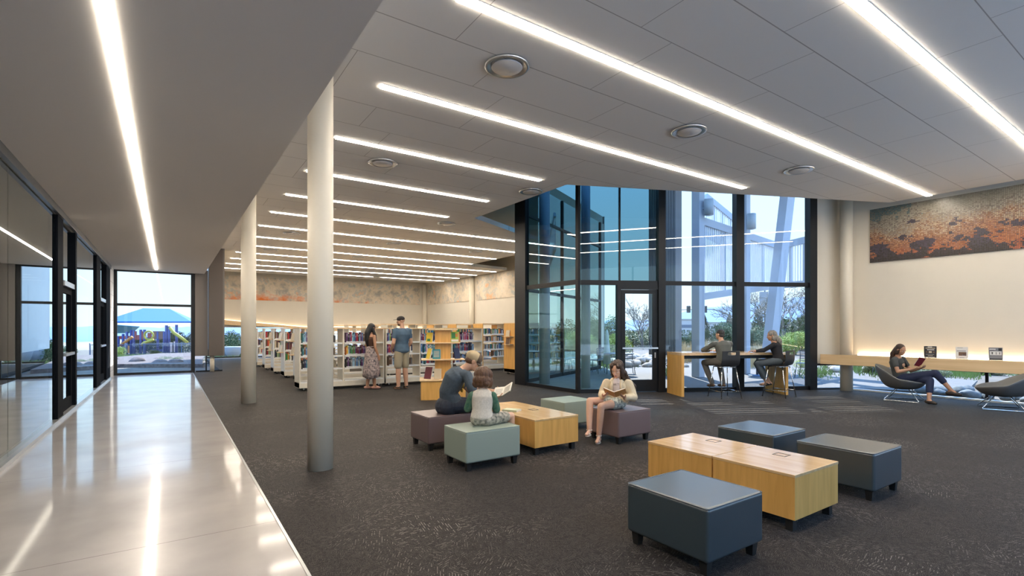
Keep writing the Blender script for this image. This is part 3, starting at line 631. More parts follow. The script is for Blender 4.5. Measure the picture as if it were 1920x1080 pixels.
o = MB().b(XR - .03, XR - .001, 15.2, 23.9, 3.11, 4.37).build('painted_mural', wash_mat('wash_mural_side_near', 1, False)); tag(o, 'muted cloud mural on the side wall right of its cream column', 'mural')
# sloping lit ledge on the far wall
lg2 = thing('wall_ledge', 'sloping wooden ledge with glowing light strip on the far wall', 'ledge')
q = MB(); pts = [(1.7, 2.08), (6.35, 1.65), (13.9, 1.60)]
for (xa, za), (xb, zb) in zip(pts, pts[1:]):
    q.add([(xa, YF - .35, za - .28), (xb, YF - .35, zb - .10), (xb, YF - .35, zb), (xa, YF - .35, za), (xa, YF - .01, za - .28), (xb, YF - .01, zb - .10), (xb, YF - .01, zb), (xa, YF - .01, za)],
          [(0, 1, 2, 3), (7, 6, 5, 4), (3, 2, 6, 7), (0, 4, 5, 1), (0, 3, 7, 4), (1, 5, 6, 2)])
q.build('board', maple_p, lg2)
q = MB()
for (xa, za), (xb, zb) in zip(pts, pts[1:]): q.bar((xa, YF - .06, za + .012), (xb, YF - .06, zb + .012), .03, .02)
q.build('light_strip', cove2, lg2)
# ------------------------------------------------------------------ books
BC = {'navy': (.02, .03, .09), 'black': (.012, .012, .015), 'red': (.38, .02, .03), 'maroon': (.12, .015, .03), 'purple': (.12, .04, .16), 'teal': (.03, .22, .28), 'blue': (.06, .18, .42), 'pale blue': (.30, .48, .62), 'green': (.05, .22, .07), 'lime': (.40, .50, .06), 'yellow': (.75, .55, .05), 'orange': (.68, .24, .04), 'white': (.72, .70, .66), 'cream': (.60, .52, .38), 'brown': (.15, .08, .045), 'grey': (.20, .20, .21), 'pink': (.55, .18, .28)}
paper = mat('paper', (.78, .74, .65), .8); labelm = mat('spine_label', (.85, .86, .86), .6)
bookmesh = {}
for cn, cc in BC.items():
    q = MB(); q.b(-.5, .5, -.5, .5, 0, 1, 0); me_m = mat('book_' + cn.replace(' ', '_'), cc, .5)
    q = MB()
    q.b(-.5, .5, -.5, -.47, 0, 1, 0); q.b(-.5, -.44, -.47, .5, 0, 1, 0); q.b(.44, .5, -.47, .5, 0, 1, 0)   # spine and boards
    q.b(-.44, .44, -.47, .47, .015, .985, 1)                                                                   # page block
    q.b(-.5, .5, -.506, -.5, .03, .13, 2); q.b(-.3, .3, -.504, -.5, .62, .66, 3); q.b(-.25, .25, -.504, -.5, .70, .86, 3)
    tcol = tuple(min(1, .35 + .7 * c) for c in cc) if sum(cc) < 1.2 else (.1, .1, .12)
    me = bpy.data.meshes.new('book_' + cn); me.from_pydata([tuple(p) for p in q.v], [], q.f)
    for m_ in (me_m, paper, labelm, mat('book_title_' + cn.replace(' ', '_'), tcol, .6)): me.materials.append(m_)
    me.polygons.foreach_set('material_index', q.m); bookmesh[cn] = me
booklist = []   # (x, y, z, w, d, h, rz, colour, where)
rb = random.Random(3)
def shelf_books(x0, x1, y, z, where, cols, hmax=.27, fill=1.0, flip=1):
    x = x0
    while x < x1 - .02:
        w = rb.uniform(.020, .045); h = rb.uniform(.70, 1) * hmax; d = rb.uniform(.14, .18)
        if rb.random() < .035: x += rb.uniform(.03, .08); continue
        if x + w > x1: break
        booklist.append((x + w / 2, y + flip * d / 2, z, w * .96, d, h, 0 if flip > 0 else PI, rb.choice(cols), where)); x += w
dkc = ['navy', 'black', 'maroon', 'purple', 'teal', 'blue', 'grey', 'brown', 'red', 'pale blue', 'black', 'purple', 'navy', 'white', 'pink']
ltc = ['teal', 'pale blue', 'white', 'blue', 'cream', 'green', 'grey', 'orange', 'white', 'navy', 'brown']
mxc = list(BC)
caster = None
def casters(t, x0, x1, y0, y1):
    for x in (x0, x1):
        for y in (y0, y1):
            w_ = MB().cyl((x - .0, y - .018, .045), (x, y + .018, .045), .045, 16).build('caster', blkleg, t)
            MB().cyl((x, y - .021, .045), (x, y + .021, .045), .026, 16).build('hub', whitem, w_)
LV = (.22, .53, .85, 1.17)
def bookcase(x0, y0, bays, bw, H, depth, label, levels, endm, side_ledge=None, topw=True, group='mobile bookcases'):
    """double sided shelving on casters, x0..x0+bays*bw, front face at y0"""
    W = bays * bw
    t = thing('bookcase', label, 'bookcase', (x0, y0, 0), 0, group)
    MB().b(0, W, -.01, depth + .01, .075, .195).build('base', shelfm, t)
    MB().b(0, .03, 0, depth, .08, H).build('end_panel', endm, t); MB().b(W - .03, W, 0, depth, .08, H).build('end_panel', endm, t)
    MB().b(-.005, W + .005, -.01, depth + .01, H, H + .025).build('top', maple_p if topw else shelfm, t)
    for k in range(1, bays): MB().b(k * bw - .015, k * bw + .015, .03, depth - .03, .16, H).build('upright', shelfm, t)
    for k in range(bays):
        for z in levels:
            a, b_ = k * bw + .03, (k + 1) * bw - .03
            q = MB(); q.b(a, b_, .01, depth - .01, z - .022, z); q.b(a, b_, 0, .012, z - .03, z + .004); q.build('shelf', whitem, t)
    casters(t, .12, W - .12, .10, depth - .10)
    if side_ledge:
        for z in side_ledge:
            q = MB(); q.b(-.15, 0, .10, depth - .10, z, z + .02); q.build('display_ledge', maple_p, t)
    return t
D = .56
# nearest row
bookcase(2.62, 12.95, 2, 1.06, 1.52, D, 'long cream wheeled bookcase with a see-through empty bay, behind the near column and the woman', LV, shelfm, None)
bookcase(4.78, 12.95, 3, 1.0, 1.52, D, 'long cream wheeled bookcase behind the standing man', LV, shelfm, None)
# book runs (where, level) seen in the photo
lvn = {LV[0]: 'bottom', LV[1]: 'third', LV[2]: 'second', LV[3]: 'top'}
for z in LV[1:]:
    W_ = lambda s: '%s on the %s shelf' % (s, lvn[z])
    shelf_books(3.75, 4.42 + rb.uniform(0, .18), 12.97, z, W_('left of the woman'), dkc + (['lime', 'green', 'yellow', 'orange', 'green'] * 2 if z == LV[2] else []))
    shelf_books(2.70, 3.10 if z == LV[3] else 2.9, 12.97, z, W_('beside the near column'), dkc)
    shelf_books(3.15, 3.6, 12.97 + D - .04, z, W_('in the see-through bay'), ['brown', 'black', 'grey', 'cream'], flip=-1, hmax=.23)
    shelf_books(4.83, 5.12, 12.97, z, W_('between the woman and the man'), dkc + ['red', 'yellow', 'lime'])
    shelf_books(5.25, 5.72, 12.97 + D - .04, z, W_('behind the man, rear side'), ['brown', 'black', 'grey', 'cream'], flip=-1, hmax=.22)
    shelf_books(5.80, 6.55 + rb.uniform(0, .15), 12.97, z, W_('right of the man'), dkc)
    shelf_books(6.85, 7.5, 12.97, z, W_('behind the display stand'), dkc)
# left rows seen end on
whend = mat('white_end_panel', (.80, .82, .82), .4)
rows = [14.85, 16.75, 18.65, 20.55, 22.45, 24.35]
for i, y in enumerate(rows):
    bookcase(2.95, y, 2, 1.0, 1.52, D, 'white ended wheeled bookcase, %s in the file going back behind the near column' % ['first', 'second', 'third', 'fourth', 'fifth', 'sixth'][i], LV, whend, (.78, 1.16))
    for z in LV[1:]:
        shelf_books(3.0, 3.9, y + .02, z, '%s shelf of the %s bookcase in the file' % (lvn[z], ordn[i]), ['brown', 'maroon', 'orange', 'green', 'grey', 'white', 'navy', 'red', 'cream', 'black'])
# right rows with maple ends
rrows = [13.5, 15.57, 17.6, 19.65, 21.7]
LR = (.22, .52, .78, 1.06, 1.33)
lrn = {.52: 'lower', .78: 'third', 1.06: 'second', 1.33: 'top'}
for i, y in enumerate(rrows):
    bookcase(9.36, y, 2, 1.05, 1.70, .68, 'tall maple ended wheeled bookcase, %s of the row beside the black glazing' % ordn[i], LR, maple, (1.0, 1.26))
    for z in LR[1:]:
        if i < 3: shelf_books(9.42, 11.2 if i < 2 else 10.3, y + .02, z, '%s shelf of the %s maple ended bookcase' % (lrn[z], ordn[i]), ltc, hmax=.22)
for i, (x, y) in enumerate(((6.6, 15.6), (6.6, 17.7), (6.6, 19.8), (6.6, 22.0))):
    bookcase(x - .8, y, 2, 1.0, 1.66, D, 'cream wheeled bookcase with wooden top, %s one behind the long front bookcases' % ordn[i], LR, shelfm, None)
    for z in LR[1:]:
        if i == 0: shelf_books(x - .75, x + 1.1, y + .02, z, '%s shelf behind the display stand' % lrn[z], ltc, hmax=.22)
# tall end shelves against the side wall far behind
booklist.sort(key=lambda b_: (b_[1] > 13.3) * 10 + math.hypot(b_[0], b_[1]) + (3 if b_[6] else 0))
protos = {}
ind, rest = booklist[:300], booklist[300:]
book_objs = []
for (x, y, z, w, d, h, rz, cn, wh) in ind:
    if cn not in protos:
        o = bpy.data.objects.new('book', bookmesh[cn]); protos[cn] = o
    else: o = protos[cn].copy()
    COL.objects.link(o); o.location = (x, y, z + .001); o.scale = (w, d, h); o.rotation_euler = (0, 0, rz)
    tag(o, 'LBL', 'book', 'books ' + wh); book_objs.append((o, cn, wh, x if rz == 0 else -x))
from collections import defaultdict
bg = defaultdict(list)
for o, cn, wh, k in book_objs: bg[cn, wh].append((k, o))
def nth(i): i += 1; return '%d%s' % (i, 'th' if 10 < i % 100 < 14 else {1: 'st', 2: 'nd', 3: 'rd'}.get(i % 10, 'th'))
ordw = ['first', 'second', 'third', 'fourth', 'fifth', 'sixth', 'seventh', 'eighth', 'ninth', 'tenth', 'eleventh', 'twelfth']
for (cn, wh), l_ in bg.items():
    l_.sort(key=lambda a: abs(a[0]))
    for i, (k, o) in enumerate(l_): o['label'] = ('the only %s upright book %s' % (cn, wh)) if len(l_) == 1 else ('%s %s book from the left, %s' % ((ordw[i] if i < 12 else nth(i)), cn, wh))
q = MB(); mi = {cn: i for i, cn in enumerate(BC)}
for (x, y, z, w, d, h, rz, cn, wh) in rest:
    q.b(x - w / 2, x + w / 2, y - d / 2, y + d / 2, z + .001, z + h, mi[cn]); s_ = -1 if rz == 0 else 1
    q.b(x - w / 2, x + w / 2, y + s_ * d / 2, y + s_ * (d / 2 + .002), z + h * .03, z + h * .14, len(BC))
tag(q.build('distant_books', [MATS['book_' + cn.replace(' ', '_')] for cn in BC] + [labelm]), 'rows of small distant books on the rear wheeled bookcases', 'books', kind='stuff')
# ------------------------------------------------------------------ display books and stand
def dbook(x, y, z, rz, lean, w, h, cn, label, face=None, group=None, th=.025):
    """a book standing face out, leaning back on its easel"""
    t = thing('display_book', label, 'book', (x, y, z), rz, group)
    Q = Matrix.Rotation(-lean, 3, 'X')
    dz = math.sin(lean) * th
    q = MB(); q.box(Q @ Vector((0, th / 2, h / 2)) + Vector((0, 0, dz)), (w, th, h), rot=Q); q.build('cover', MATS['book_' + cn.replace(' ', '_')], t)
    MB().box(Q @ Vector((.004, th / 2, h / 2)) + Vector((0, 0, dz)), (w + .001, th * .75, h + .001 - .002), rot=Q).build('pages', paper, t)
    if face:
        for (a, b_, c_, d_, col) in face:
            MB().box(Q @ Vector(((a + b_) / 2 * w, -.001, (c_ + d_) / 2 * h)) + Vector((0, 0, dz)), ((b_ - a) * w, .002, (d_ - c_) * h), rot=Q).build('cover_print', mat('print_' + col.replace(' ', '_'), BC[col], .6), t)
    return t
stp = thing('book_display_stand', 'maple two tier book display stand on a box base beside the man in a cap', 'display stand', (4.98, 9.98, 0), R(-24))
dsw, dsd = .95, .62
MB().box((0, 0, .20), (dsw, dsd, .40)).build('base_box', maple, stp); rbox('base_top', (0, 0, .415), (dsw + .05, dsd + .05, .03), maple_p, stp, .008)
MB().box((0.0, 0, .96), (.34, .16, 1.06)).build('spine_panel', maple, stp)
rbox('shelf', (0, 0, .85), (dsw - .02, dsd - .1, .025), maple_p, stp, .006); rbox('shelf', (0, 0, 1.21), (dsw - .22, dsd - .22, .025), maple_p, stp, .006); rbox('top_board', (0, 0, 1.50), (dsw - .32, .34, .03), maple_p, stp, .006)
mt = Matrix.Translation((4.98, 9.98, 0)) @ Matrix.Rotation(R(-24), 4, 'Z')
def onst(lx, ly, z, rz, lean, w, h, cn, label, face=None):
    p = mt @ Vector((lx, ly, z)); return dbook(p.x, p.y, z, R(-24) + rz, lean, w, h, cn, label, face)
onst(-.30, -.02, 1.223, R(-35), .12, .16, .21, 'yellow', 'bright yellow book on the upper left of the display stand', [(-.3, .2, .1, .35, 'green')])
onst(.26, -.05, 1.223, R(10), .12, .17, .23, 'lime', 'multicoloured picture book on the upper right of the display stand', [(-.45, .45, .05, .25, 'white'), (-.4, .1, .35, .9, 'green'), (.1, .4, .5, .8, 'orange')])
onst(.36, .04, 1.223, R(60), .10, .15, .22, 'orange', 'orange book turned sideways at the upper right of the display stand')
onst(-.33, -.10, .864, R(-62), .25, .16, .23, 'yellow', 'yellow edged book leaning on the middle shelf of the display stand')
onst(-.14, -.17, .864, R(4), .08, .17, .21, 'teal', 'sea green book with lines of text on the middle shelf of the display stand', [(-.35, .35, .2 + k * .14, .26 + k * .14, 'cream') for k in range(5)])
onst(.33, -.08, .864, R(40), .25, .16, .23, 'navy', 'navy and white book leaning on the right of the middle shelf')
onst(-.34, -.12, .432, R(-38), .30, .18, .26, 'maroon', 'maroon book leaning on the base of the display stand')
onst(-.12, -.14, .432, R(-8), .15, .15, .22, 'cream', 'pale book on the base of the display stand against the spine')
# books on the ledge under the mosaic (dark, pale, black and white)
def ledge(u_y, cn, label, face, w=.21, h=.25): dbook(13.56, u_y, LZ1 + .001, R(-72), .16, w, h, cn, label, face)
ledge(3.86, 'black', 'black covered book standing face out on the wooden ledge', [(-.2, .15, .90, .96, 'white'), (-.38, .38, .80, .86, 'cream'), (-.25, .32, .66, .72, 'white'), (-.12, .12, .42, .56, 'cream'), (-.35, -.2, .44, .54, 'brown'), (.2, .35, .44, .54, 'brown'), (-.36, .3, .26, .31, 'grey'), (-.2, .2, .16, .19, 'cream'), (-.35, .35, .03, .06, 'white')])
ledge(3.34, 'white', 'white covered book with a dark picture standing on the wooden ledge', [(-.35, .1, .90, .93, 'grey'), (-.4, .35, .62, .68, 'grey'), (-.25, .38, .26, .56, 'brown'), (.05, .38, .26, .40, 'grey'), (-.2, .2, .08, .11, 'grey')], w=.19)
ledge(2.82, 'grey', 'grey black and white patterned book standing on the wooden ledge', [(-.45, .0, .82, .90, 'white'), (-.4, -.1, .78, .81, 'black'), (-.42, .42, .40, .70, 'white'), (-.3, -.2, .45, .65, 'black'), (0, .08, .45, .65, 'black'), (.25, .32, .45, .66, 'black'), (-.45, .45, .03, .12, 'black'), (.2, .45, .74, .95, 'black')], w=.2)
# paperback lying on the coffee table by the toddler
t = thing('book', 'closed pale green book lying flat on the long coffee table', 'book', (3.72, 5.45, .431), R(30))
MB().box((0, 0, .0125), (.15, .21, .025)).build('cover', mat('pale_green_cover', (.50, .56, .40), .5), t, bevel=.001); MB().box((.003, -.002, .0125), (.148, .21, .019)).build('pages', paper, t)
# display books on the left file and maple ends
for i, y in enumerate(rows[:5]):
    for z in (.801, 1.181): dbook(2.86, y + .28, z, R(-75), .2, .16, .22, 'white' if i % 2 else 'cream', '%s face-out book on the %s ledge of the %s bookcase in the file' % ('white' if i % 2 else 'cream', 'lower' if z < 1 else 'upper', ordn[i]))
for i, y in enumerate(rrows[:2]):
    for z in (1.021, 1.281): dbook(9.27, y + .34, z, R(-75), .2, .15, .20, 'brown' if z < 1.1 else 'cream', '%s book on the %s ledge of the %s maple bookcase end' % ('brown' if z < 1.1 else 'cream', 'lower' if z < 1.1 else 'upper', ordn[i]))
# ------------------------------------------------------------------ outdoors: ground
def at(u, z, h=0.):
    """point on the real site along the bearing of column u at depth z"""
    xc = (u - 960) / 943 * z; return Vector((xc * .8255 + z * .5644, -xc * .5644 + z * .8255, h))
sand = mat('desert_soil', (.15, .127, .10), .95, var=.35, vscale=1.2, bump=.6, bscale=3)
gravel = mat('gravel', (.42, .39, .36), .95, var=.5, vscale=9, bump=.8, bscale=14)
def gh(x, y):
    h = -.03
    if y > 24: h -= (y - 24) * .028
    d = x - 18
    if d > 10: h += min(3, (d - 10) * .012)
    return h
gm = MB(); nx, ny = 70, 70
def gx(i): k = i / nx; return -60 + 330 * k ** 1.5
def gy(j): k = j / ny; return -60 + 330 * k ** 1.5
vs = []
for j in range(ny + 1):
    for i in range(nx + 1):
        x, y = gx(i), gy(j); n_ = noise.noise(Vector((x * .12, y * .12, 0))) * .12 * (0 if (-9 < x < 26 and -9 < y < 32) else 1)
        inside = (-9 < x < 15.5 and -8 < y < 32)
        vs.append((x, y, (gh(x, y) if not inside else -.16) + n_))
gm.add(vs, [(j * (nx + 1) + i, j * (nx + 1) + i + 1, (j + 1) * (nx + 1) + i + 1, (j + 1) * (nx + 1) + i) for j in range(ny) for i in range(nx)], 0, True)
S(gm.build('ground', sand), 'sandy desert ground outside the library', 'ground')
pv = [GT @ Vector(p) for p in ((.05, .12, 0), (7.3, .12, 0), (9.2, -1.0, 0), (12.5, 1.5, 0), (12.0, 7.5, 0), (8.0, 9.5, 0), (-.5, 9.0, 0))]
pv = [(p.x, p.y) for p in pv]; pv += [(14.3, 14.2), (14.0, 14.2), (8.05, 11.35)]
S(MB().prism(pv, -.10, -.005).build('pavement', concout), 'grey concrete terrace outside the tall windows', 'pavement')
S(MB().b(-9, 40, -30, -3.85, -.15, -.01).build('pavement', mat('bounce_paving', (.74, .72, .68), .85)), 'unseen pale ground added behind the photographer to bounce sunlight', 'pavement')  # bright unseen ground, added to throw sunlight up to the ceiling
S(MB().b(14.6, 34, -30, -1.5, -.14, -.0).build('pavement', MATS['bounce_paving']), 'unseen pale ground added outside the mural wall to bounce sunlight', 'pavement')  # second added bounce surface, out of view
road = [at(900, 60, .0), at(2300, 34, .0), at(2400, 42, .0), at(850, 72, .0)]
S(MB().prism([(p.x, p.y) for p in road], -.03, .05).build('road', mat('asphalt', (.22, .23, .25), .9)), 'grey road beyond the shrubs', 'road')
# mountains, distance haze painted into their base colour
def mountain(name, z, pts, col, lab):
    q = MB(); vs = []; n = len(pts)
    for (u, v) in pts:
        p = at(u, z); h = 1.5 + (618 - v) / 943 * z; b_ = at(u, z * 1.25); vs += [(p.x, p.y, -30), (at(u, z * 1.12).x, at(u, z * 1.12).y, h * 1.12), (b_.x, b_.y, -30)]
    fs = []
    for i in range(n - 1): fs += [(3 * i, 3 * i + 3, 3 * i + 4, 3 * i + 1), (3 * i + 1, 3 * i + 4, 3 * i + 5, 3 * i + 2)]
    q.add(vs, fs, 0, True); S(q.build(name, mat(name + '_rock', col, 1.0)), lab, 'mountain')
rr_ = random.Random(11)
def ridge(pts, step=9, amp=3):
    out = []
    for (u0, v0), (u1, v1) in zip(pts, pts[1:]):
        k = max(1, int((u1 - u0) / step))
        for i in range(k): a = i / k; out.append((u0 + (u1 - u0) * a, v0 + (v1 - v0) * a + rr_.uniform(-amp, amp)))
    out.append(pts[-1]); return out
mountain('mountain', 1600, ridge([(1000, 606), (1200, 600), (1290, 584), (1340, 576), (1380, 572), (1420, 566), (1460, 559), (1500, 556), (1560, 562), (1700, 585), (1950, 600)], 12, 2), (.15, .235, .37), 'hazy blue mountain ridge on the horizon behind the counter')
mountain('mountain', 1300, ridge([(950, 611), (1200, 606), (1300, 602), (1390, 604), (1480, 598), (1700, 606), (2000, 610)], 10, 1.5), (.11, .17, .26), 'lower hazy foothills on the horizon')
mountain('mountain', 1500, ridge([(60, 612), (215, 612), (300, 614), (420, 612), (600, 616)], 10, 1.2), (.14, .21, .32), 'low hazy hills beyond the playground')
# ------------------------------------------------------------------ foliage
def leafmat(n, c): return mat(n, c, .7, var=.35, vscale=3)
gdk = leafmat('dark_foliage', (.060, .105, .035)); gol = leafmat('olive_foliage', (.14, .17, .07)); gye = leafmat('yellow_green_foliage', (.30, .36, .05)); gpale = leafmat('pale_twigs', (.27, .25, .21)); barkm = mat('bark', (.16, .13, .10), .9)
drym = leafmat('dry_grass', (.52, .42, .24))
def leaf_mesh(n, leaf, seed, lumps=7, flat=.75):
    r = random.Random(seed); q = MB(); cs = [(Vector((r.uniform(-.6, .6), r.uniform(-.6, .6), r.uniform(.25, .8 * flat + .2))), r.uniform(.28, .45)) for _ in range(lumps)]
    for i in range(n):
        c, rad = r.choice(cs); d = Vector((r.gauss(0, 1), r.gauss(0, 1), r.gauss(0, 1))).normalized() * rad * r.uniform(.6, 1.05)
        p = c + d; p.z = max(.03, p.z); a = Vector((r.gauss(0, 1), r.gauss(0, 1), r.gauss(0, 1))).normalized(); b_ = a.orthogonal().normalized()
        s_ = leaf * r.uniform(.6, 1.3); q.add([p - a * s_, p + b_ * s_ * .5, p + a * s_, p - b_ * s_ * .5], [(0, 1, 2, 3)])
    me = bpy.data.meshes.new('foliage'); me.from_pydata([tuple(p) for p in q.v], [], q.f); return me
LMesh = {}
for mn, mm in (('d', gdk), ('o', gol), ('y', gye)):
    for s_ in range(2):
        me = leaf_mesh(6500, .034, hash((mn, s_)) % 1000 if False else (ord(mn) + s_ * 17), 8); me.materials.append(mm); LMesh[mn, s_] = me
trunk_me = MB().tube([(0, 0, 0), (.02, .01, .25), (-.03, .02, .5)], [.035, .028, .015], 6)
tm = bpy.data.meshes.new('trunk'); tm.from_pydata([tuple(p) for p in trunk_me.v], [], trunk_me.f); tm.materials.append(barkm)
def bush(u, z, w, h, kind, label, group=None, name='shrub', cat='shrub'):
    p = at(u, z); p.z = gh(p.x, p.y) - .02
    t = thing(name, label, cat, p, 0, group)
    o = bpy.data.objects.new('foliage', LMesh[kind, int(u) % 2]); COL.objects.link(o); o.parent = t; o.scale = (w, w, h * .74); o.rotation_euler = (0, 0, u * .37)
    o2 = bpy.data.objects.new('trunk', tm); COL.objects.link(o2); o2.parent = t; o2.scale = (w * .8, w * .8, h)
bl = [(1262, 36, 1.9, 1.9, 'd', 'left of the first white column'), (1292, 40, 1.6, 1.9, 'o', 'beside the first white column'), (1335, 38, 1.8, 2.6, 'd', 'left of the seated man'), (1362, 42, 1.5, 2.1, 'o', 'behind the seated man'), (1400, 34, 1.5, 1.7, 'd', 'beside the second white column'),
      (1428, 33, 1.5, 2.0, 'd', 'left of the leaning white column'), (1462, 43, 1.9, 1.7, 'o', 'behind the grey haired woman'), (1492, 30, 1.4, 1.8, 'y', 'bright yellow green, right of the grey haired woman'), (1522, 34, 1.9, 3.0, 'o', 'tall, at the right window edge'), (1505, 44, 2.6, 3.6, 'o', 'tall and pale, behind the yellow green one'),
      (1410, 46, 2.2, 2.6, 'o', 'far, beyond the right bay'), (1378, 50, 2.2, 3.0, 'd', 'far, behind the middle mullion'),
      (1120, 30, 2.0, 2.9, 'o', 'left of the glass door'), (1150, 26, 1.3, 1.7, 'y', 'bright, left of the glass door'), (1185, 44, 3.0, 2.2, 'o', 'through the glass door'), (1215, 48, 3.2, 2.6, 'o', 'far through the glass door'), (1100, 40, 2.6, 3.2, 'd', 'far left through the teal glass'), (1240, 52, 2.8, 2.8, 'd', 'behind the grey siding'),
      (1056, 40, 2.4, 3.0, 'o', 'far beyond the projecting corner'), (1600, 36, 2.6, 3.0, 'd', 'beyond the corner column'), (1680, 30, 2.2, 2.4, 'o', 'beyond the low window'), (1760, 34, 2.4, 2.6, 'd', 'far beyond the low window')]
for u, z, w, h, k, lab in bl: bush(u, z, w, h, k, {'d': 'dark green', 'o': 'olive green', 'y': 'yellow green'}[k] + ' desert shrub outside, ' + lab, 'desert shrubs outside')
for i, (u, z, w, h) in enumerate(((1640, 17.5, .5, .4), (1690, 18.5, .6, .35), (1745, 16.5, .6, .4), (1800, 18, .7, .4), (1860, 17, .6, .45), (1900, 19, .7, .4), (1590, 20, .6, .5), (1510, 20, .5, .5))):
    bush(u, z, w, h, 'y' if i % 2 else 'o', 'low green ground plant seen through the low window, %s from the corner column' % ordn[i], 'low ground plants')
for i, (u, z, w, h, k) in enumerate(((325, 26, .7, .55, 'd'), (265, 62, 2.2, 3.0, 'o'), (310, 60, 3.0, 3.4, 'o'), (340, 64, 3.0, 3.2, 'o'), (285, 66, 3.0, 3.0, 'o'), (224, 44, .8, 1.2, 'y'), (300, 43.5, .9, .8, 'o'), (430, 33.5, 1.3, 2.2, 'd'), (452, 36, 1.2, 2.4, 'o'), (405, 36, 1.1, 1.5, 'o'))):
    bush(u, z, w, h, k, 'shrub outside the end window, %s' % ['dark agave like clump in the near rocks', 'behind the play tower', 'tall, behind the spiral slide', 'tall, right of the spiral slide', 'tall, behind the wooden tower', 'small and bright at the left frame', 'small, at the fence foot', 'dark, by the big planter', 'by the far planter', 'left of the planters'][i], 'shrubs by the playground')
# cypresses
def cypress(u, z, h, label):
    p = at(u, z); t = thing('cypress_tree', label, 'tree', (p.x, p.y, gh(p.x, p.y)), 0, 'narrow cypresses')
    r = random.Random(int(u)); q = MB()
    for i in range(1500):
        k = r.random(); rad = .55 * math.sin(PI * min(1, k * .9 + .12)) * r.uniform(.5, 1); a = r.uniform(0, 6.28); c = Vector((rad * math.cos(a), rad * math.sin(a), k * h)); d = Vector((r.gauss(0, .4), r.gauss(0, .4), 1)).normalized(); b_ = d.orthogonal()
        q.add([c - d * .12, c + b_ * .06, c + d * .12, c - b_ * .06], [(0, 1, 2, 3)])
    q.build('foliage', gdk, t); MB().cyl((0, 0, 0), (0, 0, h * .8), .08, 6).build('trunk', barkm, t)
cypress(1320, 48, 3.1, 'narrow dark cypress beside the first white column'); cypress(1368, 52, 3.2, 'narrow cypress behind the middle mullion'); cypress(1421, 46, 3.4, 'narrow cypress left of the leaning column')
# bare branched trees
def bare_tree(u, z, h, label, seed):
    r = random.Random(seed); p = at(u, z); t = thing('bare_tree', label, 'tree', (p.x, p.y, gh(p.x, p.y)), 0, 'bare branched desert trees')
    tr = MB(); tw = MB()
    def grow(a, d, L_, rad, lvl):
        b_ = a + d * L_; m_ = a.lerp(b_, .5) + Vector((r.uniform(-.05, .05), r.uniform(-.05, .05), 0)) * L_
        (tr if lvl < 2 else tw).tube([a, m_, b_], [rad, rad * .8, rad * .6], 5 if lvl < 2 else 3)
        if lvl < 5:
            for _ in range(3 if lvl < 4 else 2):
                nd = (d + Vector((r.gauss(0, .5), r.gauss(0, .5), r.gauss(.12, .3)))).normalized(); grow(b_ if r.random() < .7 else m_, nd, L_ * r.uniform(.62, .82), max(.014, rad * .66), lvl + 1)
    for k in range(3): grow(Vector((0, 0, 0)), Vector((r.uniform(-.4, .4), r.uniform(-.4, .4), 1)).normalized(), h * .30, .06, 0)
    tr.build('trunk', barkm, t); tw.build('branches', gpale, t)
bare_tree(1408, 36, 5.2, 'bare branched tree left of the leaning white column', 1); bare_tree(1478, 34, 5.2, 'bare branched tree right of the leaning white column', 5); bare_tree(1510, 40, 5.8, 'bare branched tree at the right edge of the tall window', 8); bare_tree(1206, 40, 4.2, 'bare branched tree seen through the glass door', 12)
# golden grasses
def grass(name, label, spots, m, h=.7, seed=2, n=130):
    r = random.Random(seed); q = MB()
    for (u, z, sp) in spots:
        for i in range(n):
            p = at(u + r.gauss(0, sp), z + r.gauss(0, .8)); p.z = gh(p.x, p.y); hh = h * r.uniform(.5, 1.2); d = Vector((r.gauss(0, .18), r.gauss(0, .18), 1)); w = Vector((.014, -.01, 0))
            q.add([p - w, p + w, p + d * hh], [(0, 1, 2)])
    tag(q.build(name, m), label, 'grass', kind='stuff')
grass('dry_grass', 'pale golden ornamental grass outside the tall windows', [(1262, 24, 9), (1290, 25, 9), (1340, 25, 9), (1375, 26, 8), (1405, 21, 6), (1430, 22, 6), (1330, 30, 14), (1350, 23, 9)], drym, .9, n=330)
grass('green_grass', 'patchy green ground cover outside the low windows', [(u, 17 + (u % 7) * .5, 14) for u in range(1520, 1930, 20)] + [(1255, 17.5, 4), (1265, 19, 4), (1180, 22, 12), (1130, 21, 12)], leafmat('ground_cover', (.20, .27, .06)), .16, 5, n=260)
grass('desert_grass', 'sparse green weeds below the playground fence', [(u, 43, 8) for u in range(215, 365, 14)] + [(u, 28.5, 6) for u in range(400, 460, 12)], leafmat('weed', (.25, .30, .08)), .3, 6, n=120)
